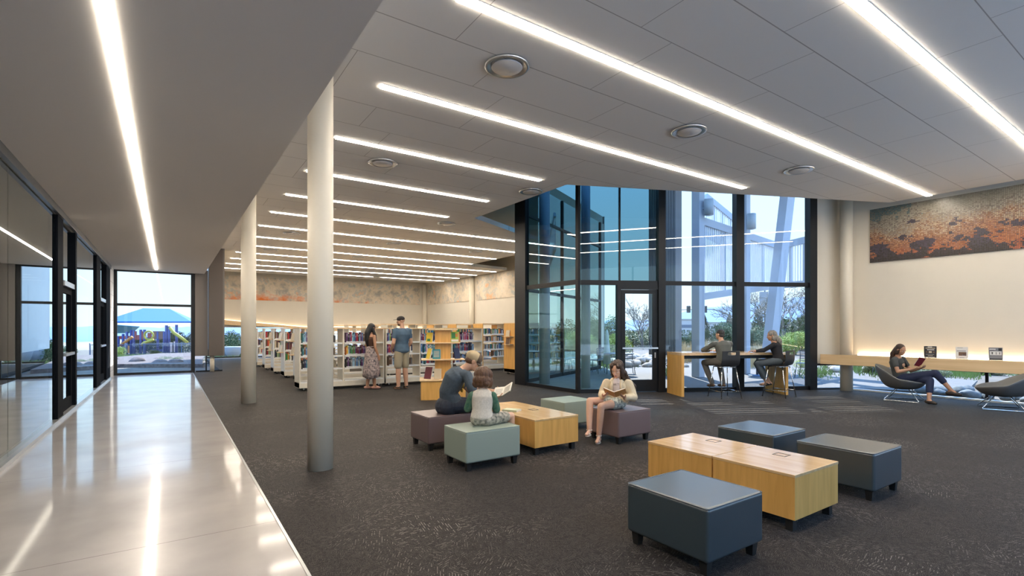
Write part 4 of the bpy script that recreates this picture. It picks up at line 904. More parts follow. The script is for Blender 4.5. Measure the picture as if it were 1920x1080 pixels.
# ------------------------------------------------------------------ rocks
def rock_mesh(seed):
    bm = bmesh.new(); bmesh.ops.create_icosphere(bm, subdivisions=3, radius=.5); r = Vector((seed * 3.1, seed, 0))
    for v in bm.verts: v.co *= 1 + .45 * noise.noise(v.co * 1.6 + r) ; v.co.z *= .68
    me = bpy.data.meshes.new('rock'); bm.to_mesh(me); bm.free(); me.polygons.foreach_set('use_smooth', [True] * len(me.polygons)); return me
rocks = [rock_mesh(s_) for s_ in range(6)]
rockm = [mat('tan_rock', (.42, .37, .31), .9, var=.3, vscale=4), mat('shade_blue_rock', (.17, .20, .22), .9, var=.3, vscale=4), mat('brown_rock', (.17, .13, .12), .9, var=.35, vscale=4)]  # blue and brown colours have the shade painted in
for i, me in enumerate(rocks): me.materials.append(rockm[0])
rk = random.Random(21)
placed = []
def rock(p, s_, mi, label, group):
    if any((a.x - p.x) ** 2 + (a.y - p.y) ** 2 < ((b_ + s_) * .52) ** 2 for a, b_ in placed): return
    placed.append((p, s_))
    o = bpy.data.objects.new('rock', rocks[rk.randrange(6)]); COL.objects.link(o); o.location = (p.x, p.y, p.z + s_ * .18); o.scale = (s_ * rk.uniform(.8, 1.3), s_ * rk.uniform(.8, 1.3), s_); o.rotation_euler = (0, 0, rk.uniform(0, 6))
    o.material_slots[0].link = 'OBJECT'; o.material_slots[0].material = rockm[mi]; tag(o, label, 'rock', group); rlist.append(o)
rlist = []
for i in range(120):   # boulders right outside the low window, shade painted into their blue-grey
    y = 4.3 - i * .033 + rk.uniform(-.15, .15); x = 14.75 + rk.random() * 1.3
    rock(Vector((x, y, -.02)), rk.uniform(.22, .42), 1 if y > 2.6 else rk.choice((0, 1)), 'grey boulder outside the low window, %s' % ('behind the seated woman' if y > 3.1 else 'behind the empty lounge chair'), 'grey boulders by the %s low window' % ('left' if y > 3.1 else 'right'))
for i in range(110):
    u = rk.uniform(1560, 1930); z = rk.uniform(17.5, 23); p = at(u, z); p.z = gh(p.x, p.y); rock(p, rk.uniform(.25, .6), 0, 'pale tan rock on the bank beyond the low window', 'pale rocks beyond the low window')
for i in range(100):
    u = rk.uniform(1095, 1290); z = rk.uniform(20, 27); p = at(u, z); p.z = gh(p.x, p.y); rock(p, rk.uniform(.3, .7), 0, 'pale rock in the dry bed outside the glass door', 'pale rocks outside the door')
for i in range(110):
    u = rk.uniform(200, 372); z = rk.uniform(23, 34 - max(0, (300 - u)) * .055); p = at(u, z); p.z = gh(p.x, p.y); rock(p, rk.uniform(.3, .75), 2, 'rock outside the corridor end window, coloured dark for shade', 'shade-darkened rocks outside the end window')  # their dark colour stands in for the shade they lie in
rg_ = defaultdict(list)
for o in rlist: rg_[o['label']].append(o)
for lab, l_ in rg_.items():
    l_.sort(key=lambda o: (o.location.x * .8255 - o.location.y * .5644) / (o.location.x * .5644 + o.location.y * .8255))
    for i, o in enumerate(l_): o['label'] = '%s, %s from the left' % (lab, nth(i))
S(MB().prism([(p.x, p.y) for p in (at(150, 21.9), at(380, 21.9), at(380, 33), at(300, 32), at(205, 27))], -.2, .0).build('rock_bed', mat('shade_dark_gravel', (.15, .12, .11), .95, var=.5, vscale=7, bump=1, bscale=10)), 'gravel bed outside the end window, coloured dark for shade', 'rock bed')  # gravel colour darkened to stand in for shaded ground
# ------------------------------------------------------------------ siding stub, canopy, screens
sid = mat('grey_siding', (.20, .215, .23), .5, .1)
q = MB(); q.b(13.98, 14.28, 10.76, 11.9, .62, 7.0); ys_ = [10.76 + i * .1 for i in range(12)]
for y_ in ys_: q.b(13.955, 13.98, y_, y_ + (.012 if int(y_ * 10) % 2 else .03), .62, 7.0)
S(q.build('wall_siding', sid), 'grey vertical metal siding end wall outside beside the door', 'wall')
t = win(14, 'low glass under the grey siding outside'); part(MB().b(14.1, 14.11, 10.6, 11.4, 0, .62), 'glass', clear, t)
wst = blob
cn_ = thing('steel_canopy', 'pale blue grey steel canopy frame with slatted roof outside the tall windows', 'canopy')
def stick(p, q_, w, h, name='beam', m=wst, parent=None, up=(0, 0, 1)): return MB().bar(p, q_, w, h, 0, up).build(name, m, parent or cn_)
ca, cb = at(1309, 16), at(1397, 17.2)
stick(ca, ca + Vector((0, 0, 7.4)), .28, .28, 'post'); stick(cb, cb + Vector((0, 0, 7.4)), .24, .24, 'post')
la, lb = at(1438, 17.5), at(1481, 17.9, 7.0); stick(la, lb, .34, .34, 'leaning_post')
q = MB()
for k in range(13): n_ = 2.9 + k * .2; gbox(-2, 9.5, n_, n_ + (.13 if k % 4 else .17), 7.48, 7.49, q)
q.build('roof_slats', wst, cn_)
gbox(-2, 9.5, 5.2, 6.7, 7.42, 7.5).build('roof_panel', wst, cn_); gbox(-2, 9.5, 1.3, 3.0, 7.42, 7.5).build('roof_panel', wst, cn_)
for tt in (-1.9, .4, 2.7, 5.0, 7.3): gbox(tt, tt + .16, 1.3, 6.7, 7.5, 7.68).build('rafter', wst, cn_)
for u, z, w_, lab in ((1021, 14.1, .30, 'pale blue grey round column seen through the left teal glass'), (1098, 13.1, .24, 'pale blue grey round column just behind the glazed corner')):
    p = at(u, z); o = MB().cyl((0, 0, 0), (0, 0, 6.9), w_ / 2, 28).build('column', wst); o.location = (p.x, p.y, -.005); tag(o, lab, 'column')
# folded slatted screens between the posts
slat_m = mat('white_slats', (.82, .86, .90), .5)
sc_ = thing('slatted_screen', 'folded pale slatted metal screen hanging between the white posts', 'screen')
def hpt(u, z, v): return at(u, z, 1.5 + (618 - v) / 943 * z)
A = (1317, 16.0); B_ = (1460, 19.2); C_ = (1560, 17.4)
def screen(u0, z0, u1, z1, vt0, vt1, vb0, vb1, par):
    p0, p1 = hpt(u0, z0, vt0), hpt(u1, z1, vt1); q0, q1 = hpt(u0, z0, vb0), hpt(u1, z1, vb1)
    stick(p0, p1, .12, .24, 'top_rail', wst, par); stick(q0, q1, .12, .22, 'bottom_rail', wst, par)
    n = int((p1 - p0).length / .11); m_ = MB()
    for i in range(n): a = (i + .5) / n; m_.bar(q0.lerp(q1, a), p0.lerp(p1, a), .045, .02, 0, (1, 0, 0))
    m_.build('slats', slat_m, par)
    for a in (.25, .5, .75): stick(q0.lerp(q1, a) + Vector((.05, .08, 0)), p0.lerp(p1, a) + Vector((.05, .08, 0)), .09, .09, 'stud', wst, par, (1, 0, 0))
screen(1317, 16.0, 1460, 19.2, 415, 462, 556, 535, sc_); screen(1460, 19.2, 1570, 17.0, 462, 436, 535, 528, sc_)
sc2 = thing('slatted_screen', 'higher pale slatted screen with a sloping top edge behind the first cylinder lamp', 'screen')
screen(1323, 21, 1384, 22, 368, 418, 440, 470, sc2)
def cyl_lamp(u, z, v0, v1, col, label):
    t_ = thing('cylinder_lamp', label, 'outdoor lamp', (0, 0, 0)); a = hpt(u, z, v1); b_ = hpt(u, z, v0)
    MB().cyl(a, b_, .14, 24).build('housing', mat('lamp_grey', (.42, .47, .50), .5), t_); mid = a.lerp(b_, .45); d_ = Vector((col.x, col.y, mid.z))
    MB().cyl(mid, d_, .03, 8).build('arm', wst, t_); MB().cyl(a - Vector((0, 0, .004)), a - Vector((0, 0, .02)), .09, 16).build('lens', alum, t_)
cyl_lamp(1329, 15.8, 374, 403, ca, 'grey cylinder lamp on the first white post'); cyl_lamp(1409, 16.9, 401, 429, cb, 'grey cylinder lamp on the second white post')
# ------------------------------------------------------------------ street things
sg = thing('traffic_signal', 'traffic signal mast arm with two black signal heads over the road', 'traffic signal')
base = at(1386, 86); dk_ = mat('mast_steel', (.10, .12, .13), .6)
pts = [hpt(u, 86, v) for u, v in ((1276, 581), (1322, 580), (1338, 580), (1350, 584), (1362, 589), (1376, 594), (1386, 598))]
MB().tube(pts, [.05, .06, .08, .09, .10, .12, .13], 8).build('mast_arm', dk_, sg); MB().cyl((base.x, base.y, 0), (base.x, base.y, 4.2), .16, 10).build('pole', dk_, sg)
for u in (1291, 1322):
    c = hpt(u, 85.8, 580); hd = MB().box(c, (.5, .5, 1.15), R(-34)).build('signal_head', blkleg, sg)
    for k in (-.36, 0, .36): cc = hpt(u, 85.3, 580); MB().cyl((cc.x, cc.y, cc.z + k), (cc.x - .1, cc.y - .14, cc.z + k), .14, 10).build('lens', mat('signal_lens', (.05, .05, .05), .3), hd)
sl = thing('street_light', 'tall street light pole with hanging box left of the leaning column', 'street light'); p = at(1434, 70)
MB().cyl((p.x, p.y, 0), (p.x, p.y, 9.5), .10, 8).build('pole', dk_, sl); MB().box(hpt(1432, 69.6, 565), (1.0, .5, 2.6), R(-34)).build('box', mat('grey_box', (.32, .32, .33), .7), sl)
MB().tube([hpt(1434, 70, 506), hpt(1428, 70, 508), hpt(1410, 70, 520)], .06, 6).build('arm', dk_, sl)
bm_ = mat('far_building', (.50, .48, .46), .8)
for (u, w, h, dz, lab) in ((1285, 3.2, 3.9, 130, 'grey block building on the horizon left of the first post'), (1298, 4, 2.9, 140, 'low tan building on the horizon beside the first post'), (1345, 9, 3.4, 150, 'long pale building on the horizon behind the seated man'), (1396, 8, 3.6, 178, 'tan building on the horizon behind the middle mullion')):
    p = at(u, dz); t = thing('building', lab, 'building', (p.x, p.y, 0), R(-34)); MB().b(-w, w, -3, 3, -1, h).build('wall', bm_, t); MB().b(-w * 1.03, w * 1.03, -3.1, 3.1, h, h + .3).build('roof', mat('far_roof', (.35, .33, .31), .8), t)
    MB().b(-w * .7, w * .7, -3.05, -3.0, h * .5, h * .7).build('window', mat('far_window', (.12, .15, .2), .3), t)
p0, p1 = at(1466, 38), at(1600, 33)
o = MB().bar((p0.x, p0.y, .25), (p1.x, p1.y, .25), .3, .75).build('garden_wall', mat('white_garden_wall', (.72, .72, .70), .8)); tag(o, 'low white garden wall beyond the terrace on the right', 'garden wall')
# outdoor furniture
def cafe_chair(u, z, rz, label):
    p = at(u, z); t = thing('patio_chair', label, 'patio chair', (p.x, p.y, -.005), rz, 'metal patio chairs')
    for sx in (-1, 1):
        for sy in (-1, 1): MB().tube([(sx * .25, sy * .24, 0), (sx * .20, sy * .19, .45)], .012, 6).build('leg', dk_, t)
    rbox('seat', (0, 0, .45), (.46, .44, .02), mat('steel_mesh', (.16, .20, .23), .5), t, .008)
    MB().tube([(-.22, -.2, .45), (-.24, -.27, .82), (-.12, -.29, .86), (.12, -.29, .86), (.24, -.27, .82), (.22, -.2, .45)], .013, 6).build('back_frame', dk_, t)
    q = MB()
    for k in range(6): q.bar((-.22, -.22 - k * .012, .52 + k * .058), (.22, -.22 - k * .012, .52 + k * .058), .008, .022)
    q.build('back_slats', MATS['steel_mesh'], t)
cafe_chair(1511, 15.8, R(100), 'dark metal patio chair outside by the right edge of the tall window'); cafe_chair(1116, 17.5, R(20), 'dark metal patio chair seen through teal glass left of the door'); cafe_chair(1135, 18.3, R(-60), 'dark metal patio chair beside the pale umbrella base')
cafe_chair(1655, 16.2, R(10), 'dark metal patio chair seen below the ledge by the corner column'); cafe_chair(1175, 17.2, R(140), 'dark metal patio chair seen through the glass door')
def cafe_table(u, z, label, blue=False):
    p = at(u, z); t = thing('patio_table', label, 'patio table', (p.x, p.y, -.005), 0, 'round patio tables')
    MB().lathe([(.001, .70), (.5, .70), (.51, .715), (.5, .73), (.001, .73)], n=28).build('tabletop', MATS['steel_mesh'], t)
    MB().cyl((0, 0, .02), (0, 0, .70), .04, 10).build('post', dk_, t); MB().lathe([(.001, 0), (.28, 0), (.27, .03), (.05, .05), (.001, .05)], n=24).build('base', mat('blue_base', (.10, .20, .36), .5) if blue else dk_, t)
cafe_table(1420, 16.3, 'round metal patio table outside behind the high counter', True); cafe_table(1680, 15.6, 'round patio table with blue base seen below the ledge', True); cafe_table(1160, 16.6, 'round patio table outside the glass door')
um = at(1138, 17.0); t = thing('patio_umbrella', 'closed pale patio umbrella left of the glass door', 'umbrella', (um.x, um.y, 0)); MB().cyl((0, 0, 0), (0, 0, 1.5), .02, 8).build('pole', wst, t)
MB().lathe([(.02, 1.5), (.06, 1.35), (.10, .8), (.14, .35), (.05, .33)], n=14).build('folded_canopy', mat('canvas', (.72, .76, .70), .8), t)
# ------------------------------------------------------------------ playground
pg = thing('play_structure', 'playground climbing structure with purple posts, red panels and yellow slides', 'playground')
PZ = 54; g0 = gh(at(285, PZ).x, at(285, PZ).y)
purple = mat('purple_post', (.05, .05, .17), .5); redp = mat('red_panel', (.30, .04, .04), .6); yel = mat('yellow_plastic', (.42, .34, .03), .6); orp = mat('orange_panel', (.75, .28, .03), .6)
def pp_(u, v, z=PZ): return hpt(u, z, v)
for u, v in ((231, 626), (238, 622), (246, 619), (251, 619), (264, 618), (271, 618), (296, 622), (308, 622), (312, 610), (317, 612), (331, 609), (222, 630)): 
    p = pp_(u, v); MB().cyl((p.x, p.y, g0), p, .13, 8).build('post', purple, pg)
for u0, u1, v0, v1, m_ in ((224, 243, 630, 636, redp), (246, 256, 621, 637, redp), (257, 264, 628, 637, redp), (265, 271, 621, 637, redp), (277, 284, 624, 633, redp), (287, 308, 621, 636, mat('brown_panel', (.20, .09, .06), .7)), (240, 246, 648, 662, orp), (318, 323, 642, 660, mat('pink_panel', (.75, .5, .42), .6)), (326, 330, 640, 660, MATS['pink_panel']), (285, 308, 655, 659, purple)):
    a, b_ = pp_(u0, v1), pp_(u1, v0); MB().bar((a.x, a.y, (a.z + b_.z) / 2), (b_.x, b_.y, (a.z + b_.z) / 2), .1, abs(b_.z - a.z)).build('panel', m_, pg)
rg = [pp_(279 + 8.5 * math.cos(k / 14 * 2 * PI), 629 + 8 * math.sin(k / 14 * 2 * PI), PZ - 1.5) for k in range(14)]; MB().tube(rg, .10, 8, closed=True).build('slide_ring', yel, pg)
MB().tube([pp_(u, v, PZ - 2) for u, v in ((288, 637), (280, 640), (270, 643), (265, 647))], [.12, .14, .15, .14], 8).build('slide', yel, pg)
MB().tube([pp_(u, v, PZ - 2) for u, v in ((318, 614), (326, 624), (338, 632), (351, 642))], [.14, .17, .17, .16], 8).build('slide', yel, pg)
MB().tube([pp_(u, v, PZ - 2) for u, v in ((248, 632), (238, 639), (226, 648))], .16, 8).build('slide', mat('orange_slide', (.5, .2, .05), .6), pg)
shade = mat('blue_shade_cloth', (.01, .12, .55), .8)
sh = thing('shade_canopy', 'large blue hipped shade canopy over the playground', 'shade canopy')
def zz(u, v, z): return hpt(u, z, v)
r0, r1 = zz(268, 578, 60), zz(318, 579, 60); e0, e1, e2, e3 = zz(205, 604, 54), zz(360, 604, 54), zz(372, 603, 66), zz(190, 603, 66)
q = MB().add([r0, r1, e0, e1, e2, e3], [(2, 3, 1, 0), (3, 4, 1), (4, 5, 0, 1), (5, 2, 0)]); o = q.build('canopy_cloth', shade, sh); md = o.modifiers.new('s', 'SOLIDIFY'); md.thickness = .06
for a, b_ in ((e0, e1), (e1, e2), (e2, e3), (e3, e0)): MB().cyl(a, b_, .09, 6).build('edge_cable', shade, sh)
for e_ in (e0, e1, e2, e3): MB().cyl((e_.x, e_.y, g0), e_, .12, 8).build('post', purple, sh)
sh2 = thing('shade_canopy', 'smaller turquoise shade canopy behind on the left of the playground', 'shade canopy')
q = MB().add([zz(150, 604, 74), zz(262, 612, 74), zz(248, 624, 80), zz(150, 625, 80), zz(150, 604, 74) + Vector((0, 0, -.1))], [(0, 1, 2, 3)]); o = q.build('canopy_cloth', mat('turquoise_cloth', (.08, .33, .52), .7), sh2); o.modifiers.new('s', 'SOLIDIFY').thickness = .06
for u in (160, 246): p = zz(u, 624, 79); MB().cyl((p.x, p.y, -1.5), p, .12, 8).build('post', purple, sh2)
fc = thing('metal_fence', 'metal picket fence in front of the playground', 'fence'); fm = mat('fence_blue', (.09, .12, .20), .5)
a, b_ = at(200, 47), at(375, 47); ga, gb = gh(a.x, a.y), gh(b_.x, b_.y); a.z = ga; b_.z = gb
for hh in (.12, 1.12): MB().bar(a + Vector((0, 0, hh)), b_ + Vector((0, 0, hh)), .04, .05).build('rail', fm, fc)
q = MB()
for i in range(76): k = (i + .5) / 76; p = a.lerp(b_, k); q.bar(p, p + Vector((0, 0, 1.16)), .025, .025, 0, (1, 0, 0))
q.build('pickets', fm, fc)
for i in range(6): k = i / 5; p = a.lerp(b_, k); MB().bar(p, p + Vector((0, 0, 1.25)), .07, .07, 0, (1, 0, 0)).build('post', fm, fc)
# big round planters outside the far low window
for u, lab in ((437, 'large grey round planter pot outside the far low window, right one'), (425, 'large grey round planter pot outside the far low window, left one')):
    p = at(u, 32.0 if u > 430 else 33.2); t = thing('planter_pot', lab, 'planter', (p.x, p.y, gh(p.x, p.y)))
    MB().lathe([(.001, 0), (.22, 0), (.42, .35), (.52, .75), (.50, .8), (.44, .78), (.36, .6), (.001, .6)], n=28).build('pot', mat('pot_grey', (.30, .34, .38), .6), t); MB().lathe([(.001, .70), (.46, .70)], n=20, cap=False).build('soil', mat('soil', (.08, .06, .05), .9), t)
# ------------------------------------------------------------------ people
V = Vector
TMP = bpy.data.scenes.new('workbench')   # scratch scene in which the fused skins are evaluated, removed at the end
def blob(name, mb, m, parent, off, voxel=.006, it=6, disp=0., dscale=30.):
    """closed overlapping shapes fused into one continuous skin"""
    me = bpy.data.meshes.new(name); me.from_pydata([tuple(p - off) for p in mb.v], [], mb.f)
    bm = bmesh.new(); bm.from_mesh(me); bmesh.ops.recalc_face_normals(bm, faces=bm.faces); bm.to_mesh(me); bm.free()
    o = bpy.data.objects.new(name, me); TMP.collection.objects.link(o)
    md = o.modifiers.new('r', 'REMESH'); md.mode = 'VOXEL'; md.voxel_size = voxel
    md = o.modifiers.new('s', 'SMOOTH'); md.iterations = it; md.factor = .5
    TMP.view_layers[0].update(); dg = TMP.view_layers[0].depsgraph
    nm = bpy.data.meshes.new_from_object(o.evaluated_get(dg)); bpy.data.objects.remove(o); bpy.data.meshes.remove(me)
    if disp:
        nn = [v.normal.copy() for v in nm.vertices]; out = []
        for v, n3 in zip(nm.vertices, nn):
            c = v.co; n_ = noise.noise(V((c.x * dscale, c.y * dscale, c.z * dscale * .25))); out += list(c + n3 * n_ * disp)
        nm.vertices.foreach_set('co', out)
    nm.name = name; nm.materials.clear(); nm.materials.append(m)
    nm.polygons.foreach_set('use_smooth', [True] * len(nm.polygons)); nm.update()
    o = bpy.data.objects.new(name, nm); COL.objects.link(o); o.parent = parent; return o
def cap(mb, p, q, r0, r1, n=12):
    p, q = V(p), V(q); mb.tube([p, p.lerp(q, .5), q], [r0, (r0 + r1) / 2, r1], n); mb.ell(p, (r0,) * 3, None, n, 8); mb.ell(q, (r1,) * 3, None, n, 8)
def chain(mb, pts, rs, n=12):
    for i in range(len(pts) - 1): cap(mb, pts[i], pts[i + 1], rs[i], rs[i + 1], n)
def basis(x, y, z): return Matrix(((x.x, y.x, z.x), (x.y, y.y, z.y), (x.z, y.z, z.z)))
def torso(mb, P, W, C, N_, sp, sc_, k=1., off=0., fem=0., n=20, low=.08):
    """elliptical rings from the crotch to the neck; sp, sc_ = side vectors at pelvis and chest"""
    P, W, C, N_ = map(V, (P, W, C, N_)); sp, sc_ = V(sp).normalized(), V(sc_).normalized()
    dn = (P - W).normalized()
    pts = [P + dn * low, P + dn * low * .4, P, P.lerp(W, .5), W, W.lerp(C, .5), C, C.lerp(N_, .45), C.lerp(N_, .8), N_]
    hw = [.11, .155 + .01 * fem, .165 + .01 * fem, .155, .138 - .018 * fem, .15 - .015 * fem, .168 - .02 * fem, .165 - .02 * fem, .105 - .01 * fem, .058]
    hd = [.09, .115, .12, .11, .10 - .008 * fem, .108, .118 + .008 * fem, .10, .075, .055]
    rings = []
    for i, p in enumerate(pts):
        t = min(1, max(0, (i - 2) / 4)); s_ = sp.lerp(sc_, t).normalized()
        a, b_ = pts[max(i - 1, 0)], pts[min(i + 1, len(pts) - 1)]; u = (b_ - a).normalized(); f = u.cross(s_).normalized(); s2 = f.cross(u).normalized()
        rings.append([p + s2 * math.cos(x) * (hw[i] * k + off) + f * math.sin(x) * (hd[i] * k + off) for x in [2 * PI * j / n for j in range(n)]])
    mb.loft(rings, True, 0, True)
def hand(mb, wr, d, nrm, side, k=1., curl=.5, spread=.0):
    """palm, four jointed fingers and a side-rooted thumb; nrm points out of the palm, side=+1 puts the thumb on d x nrm"""
    wr, d, nrm = V(wr), V(d).normalized(), V(nrm).normalized(); nrm = (nrm - d * nrm.dot(d)).normalized(); ac = d.cross(nrm).normalized() * side
    Q = basis(ac, d, nrm)
    mb.ell(wr + d * .045 * k, (.040 * k, .055 * k, .016 * k), Q, 14, 10); cap(mb, wr - d * .01, wr + d * .03 * k, .024 * k, .022 * k, 10)
    for o_, L_, r_ in ((.030, .070, .0085), (.0102, .078, .0088), (-.0102, .073, .0085), (-.029, .058, .0076)):
        p = wr + d * .082 * k + ac * o_ * k; dd = (d + ac * o_ * spread * 8).normalized(); a = curl * .35
        for j, (fr, rr) in enumerate(((.45, 1), (.32, .9), (.23, .8))):
            dd = (dd * math.cos(a) + nrm * math.sin(a)).normalized(); q = p + dd * L_ * fr * k; cap(mb, p, q, r_ * rr * k, r_ * rr * .93 * k, 8); p = q; a = curl
    p = wr + d * .028 * k + ac * .030 * k; dd = (d * .65 + ac * .75 + nrm * .25).normalized(); q = p + dd * .042 * k; cap(mb, p, q, .0125 * k, .0105 * k, 8)
    dd = (d * .9 + ac * .25 + nrm * .45).normalized(); cap(mb, q, q + dd * .030 * k, .0105 * k, .0085 * k, 8)
def foot(mb, an, toe, k=1., h=1.):
    an, toe = V(an), V(toe); d = (toe - an); d.z = 0; 
    if d.length < .01: d = V((0, 1, 0))
    d.normalize(); heel = V((an.x, an.y, toe.z)) - d * .045 * k
    cap(mb, an, heel + V((0, 0, .03 * k)), .034 * k, .032 * k); cap(mb, heel + V((0, 0, .03 * k)), toe + V((0, 0, .02 * k)) - d * .04 * k, .033 * k, .034 * k); cap(mb, toe - d * .05 * k + V((0, 0, .02 * k)), toe + V((0, 0, .015 * k)), .032 * k, .022 * k)
    cap(mb, an, toe - d * .07 * k + V((0, 0, .03 * k)), .033 * k, .028 * k)
class Head:
    def __init__(s, c, face, up=(0, 0, 1), k=1.):
        s.c = V(c); s.k = k; f = V(face).normalized(); u = V(up); r = f.cross(u).normalized(); u = r.cross(f).normalized(); s.r, s.f, s.u = r, f, u; s.Q = basis(r, f, u)
    def p(s, x, y, z): return s.c + (s.r * x + s.f * y + s.u * z) * s.k
    def e(s, mb, c, r, n=14, k=10): mb.ell(s.p(*c), tuple(a * s.k for a in r), s.Q, n, k)
    def skin(s, mb, neck):
        s.e(mb, (0, -.012, .035), (.075, .094, .088), 20, 14); s.e(mb, (0, .028, -.035), (.058, .062, .075), 18, 12); s.e(mb, (0, .045, -.078), (.040, .038, .030)); s.e(mb, (0, .066, -.092), (.020, .018, .018))
        s.e(mb, (.038, .050, -.022), (.024, .022, .028)); s.e(mb, (-.038, .050, -.022), (.024, .022, .028)); s.e(mb, (0, .066, .028), (.052, .020, .016))
        for x in (-.031, .031): s.e(mb, (x, .0765, .0145), (.0165, .0125, .0075))
        cap(mb, s.p(0, .082, .012), s.p(0, .104, -.022), .0075 * s.k, .0125 * s.k, 8); s.e(mb, (.011, .092, -.027), (.008, .009, .007)); s.e(mb, (-.011, .092, -.027), (.008, .009, .007)); s.e(mb, (0, .078, -.055), (.026, .014, .016))
        for x in (-.076, .076): s.e(mb, (x, -.008, -.004), (.010, .020, .031)); s.e(mb, (x * 1.04, -.004, .012), (.010, .016, .016))
        cap(mb, neck, s.p(0, -.02, -.06), .056 * s.k, .052 * s.k, 14)
    def feat(s, par, off, brow, lip=(.45, .18, .16)):
        mk = lambda: MB()
        for x in (-.031, .031):
            q = MB(); s.e(q, (x, .074, .003), (.0125, .0112, .0068), 12, 8); q.v = [v - off for v in q.v]; ob = q.build('eye', mat('eye_white', (.70, .66, .62), .3), par)
            q = MB(); s.e(q, (x, .0815, .001), (.0055, .0052, .0052), 10, 6); q.v = [v - off for v in q.v]; q.build('iris', mat('iris', (.03, .018, .01), .2), ob)
            q = MB(); q.tube([s.p(x - .019, .079, .024), s.p(x, .088, .029), s.p(x + .019, .079, .024)], [.003 * s.k, .0042 * s.k, .003 * s.k], 6); q.v = [v - off for v in q.v]; q.build('eyebrow', brow, par)
        q = MB(); s.e(q, (0, .090, -.051), (.021, .0065, .005)); s.e(q, (0, .089, -.059), (.018, .007, .006)); q.v = [v - off for v in q.v]; q.build('lips', mat('lips%d' % int(lip[0] * 100), lip, .4), par)
skin_l = mat('skin_light', (.62, .36, .24), .5, var=.06, vscale=20); skin_m = mat('skin_tan', (.50, .27, .165), .5, var=.06, vscale=20); skin_p = mat('skin_child', (.66, .40, .28), .5, var=.05, vscale=20)
def hairm(n, c): return mat(n, c, .42, var=.45, vscale=14, stretch=(6, 6, .6), bump=.5, bscale=40)
h_dark = hairm('dark_brown_hair', (.052, .026, .016)); h_brown = hairm('brown_hair', (.13, .060, .028)); h_black = hairm('black_hair', (.010, .008, .008)); h_grey = hairm('grey_blonde_hair', (.30, .27, .23)); h_light = hairm('light_brown_hair', (.115, .052, .024))
class Person:
    def __init__(s, label, base, k=1., voxel=.006, skin=skin_l, group=None):
        s.t = thing('person', label, 'person', base, 0, group); s.o = V(base); s.b = MB(); s.k = k; s.vx = voxel; s.skin = skin
    def limb(s, pts, rs): chain(s.b, pts, [r * s.k for r in rs])
    def arm(s, sh, el, wr, hd, nrm, side, curl=.5, r=(.047, .038, .026)):
        sh, el, wr = V(sh), V(el), V(wr); s.limb([sh, sh.lerp(el, .4), el, el.lerp(wr, .35), wr], [r[0], r[0] * 1.0, r[1], r[1] * 1.05, r[2]]); hand(s.b, wr, hd, nrm, side, s.k, curl)
    def leg(s, hp, kn, an, toe, r=(.082, .056, .038)):
        hp, kn, an = V(hp), V(kn), V(an); s.limb([hp, hp.lerp(kn, .5), kn, kn.lerp(an, .35), an], [r[0], r[0] * .88, r[1], r[1] * 1.0, r[2]]); foot(s.b, an, toe, s.k)
    def body(s): return blob('body', s.b, s.skin, s.t, s.o, s.vx, 5)
    def cloth(s, name, mb, m, vx=None, it=8, disp=0., ds=9., par=None): return blob(name, mb, m, par or s.t, s.o, vx or s.vx * 1.25, it, disp, ds)
    def flat(s, name, mb, m, par=None, **kw): mb.v = [V(v) - s.o for v in mb.v]; return mb.build(name, m, par or s.t, **kw)
def book_open(P, c, sp, up, w, h, cov, ang=.35, th=.012, name='open_book', label='', tilt=None):
    """an open book: c = spine foot, sp = direction along the spine, up = direction the pages look"""
    sp, up = V(sp).normalized(), V(up).normalized(); ac = sp.cross(up).normalized(); up = ac.cross(sp).normalized(); c = V(c)
    t = thing(name, label, 'book', c); t['group'] = 'books being read'
    for sgn in (-1, 1):
        a = (ac * sgn * math.cos(ang) + up * math.sin(ang)).normalized(); nn = (up * math.cos(ang) - ac * sgn * math.sin(ang)).normalized()
        Q = basis(a, sp, nn); 
        MB().box(a * (w / 2 + .001) + sp * h / 2 - nn * .002, (w, h, .003), rot=Q).build('cover', cov, t)
        MB().box(a * (w / 2) + sp * h / 2 + nn * th / 2, (w - .006, h - .008, th - .002), rot=Q).build('pages', paper, t)
        q = MB()
        for i in range(9): q.box(a * (w / 2) + sp * (h * .15 + h * .075 * i) + nn * (th + .0003), (w * .72, h * .016, .0006), rot=Q)
        q.build('print', mat('print_ink', (.30, .28, .26), .8), t)
    return t
denim = mat('dark_denim', (.022, .030, .050), .8, var=.25, vscale=40, bump=.2, bscale=300)
# 1 ---- man in a cap on the mauve ottoman
base = (3.0, 5.8, 0)
p = Person('person in two tone cap and slate blue t-shirt bent over a book on mauve ottoman', base, 1., .0055, skin_l)
P_, W_c, C_c, N_c = V((3.03, 5.83, .53)), V((2.99, 5.82, .70)), V((3.05, 5.78, .87)), V((3.16, 5.73, .985)); sd = V((-.12, -1, 0))
hd = Head((3.265, 5.675, 1.085), (.82, -.30, -.48), (0, 0, 1), .98)
torso(p.b, P_, W_c, C_c, N_c, sd, sd, .98); hd.skin(p.b, N_c)
shR, shL = V((3.12, 5.575, .92)), V((3.13, 5.96, .92)); elR, elL = V((3.15, 5.40, .655)), V((3.36, 5.93, .68)); wrR, wrL = V((3.33, 5.32, .665)), V((3.48, 5.55, .70))
p.arm(shR, elR, wrR, (.6, -.55, .0), (0, .3, 1), 1, .75, (.050, .040, .028)); p.arm(shL, elL, wrL, (-.05, -1, .0), (-.6, 0, .8), -1, .6, (.050, .040, .028))
for h_, k_, a_, t_ in (((3.0, 5.73, .53), (3.40, 5.66, .50), (3.36, 5.62, .09), (3.50, 5.60, .02)), ((3.0, 5.93, .53), (3.40, 6.0, .50), (3.36, 6.02, .09), (3.50, 6.04, .02))): p.leg(h_, k_, a_, t_)
p.body(); hd.feat(p.t, p.o, h_brown)
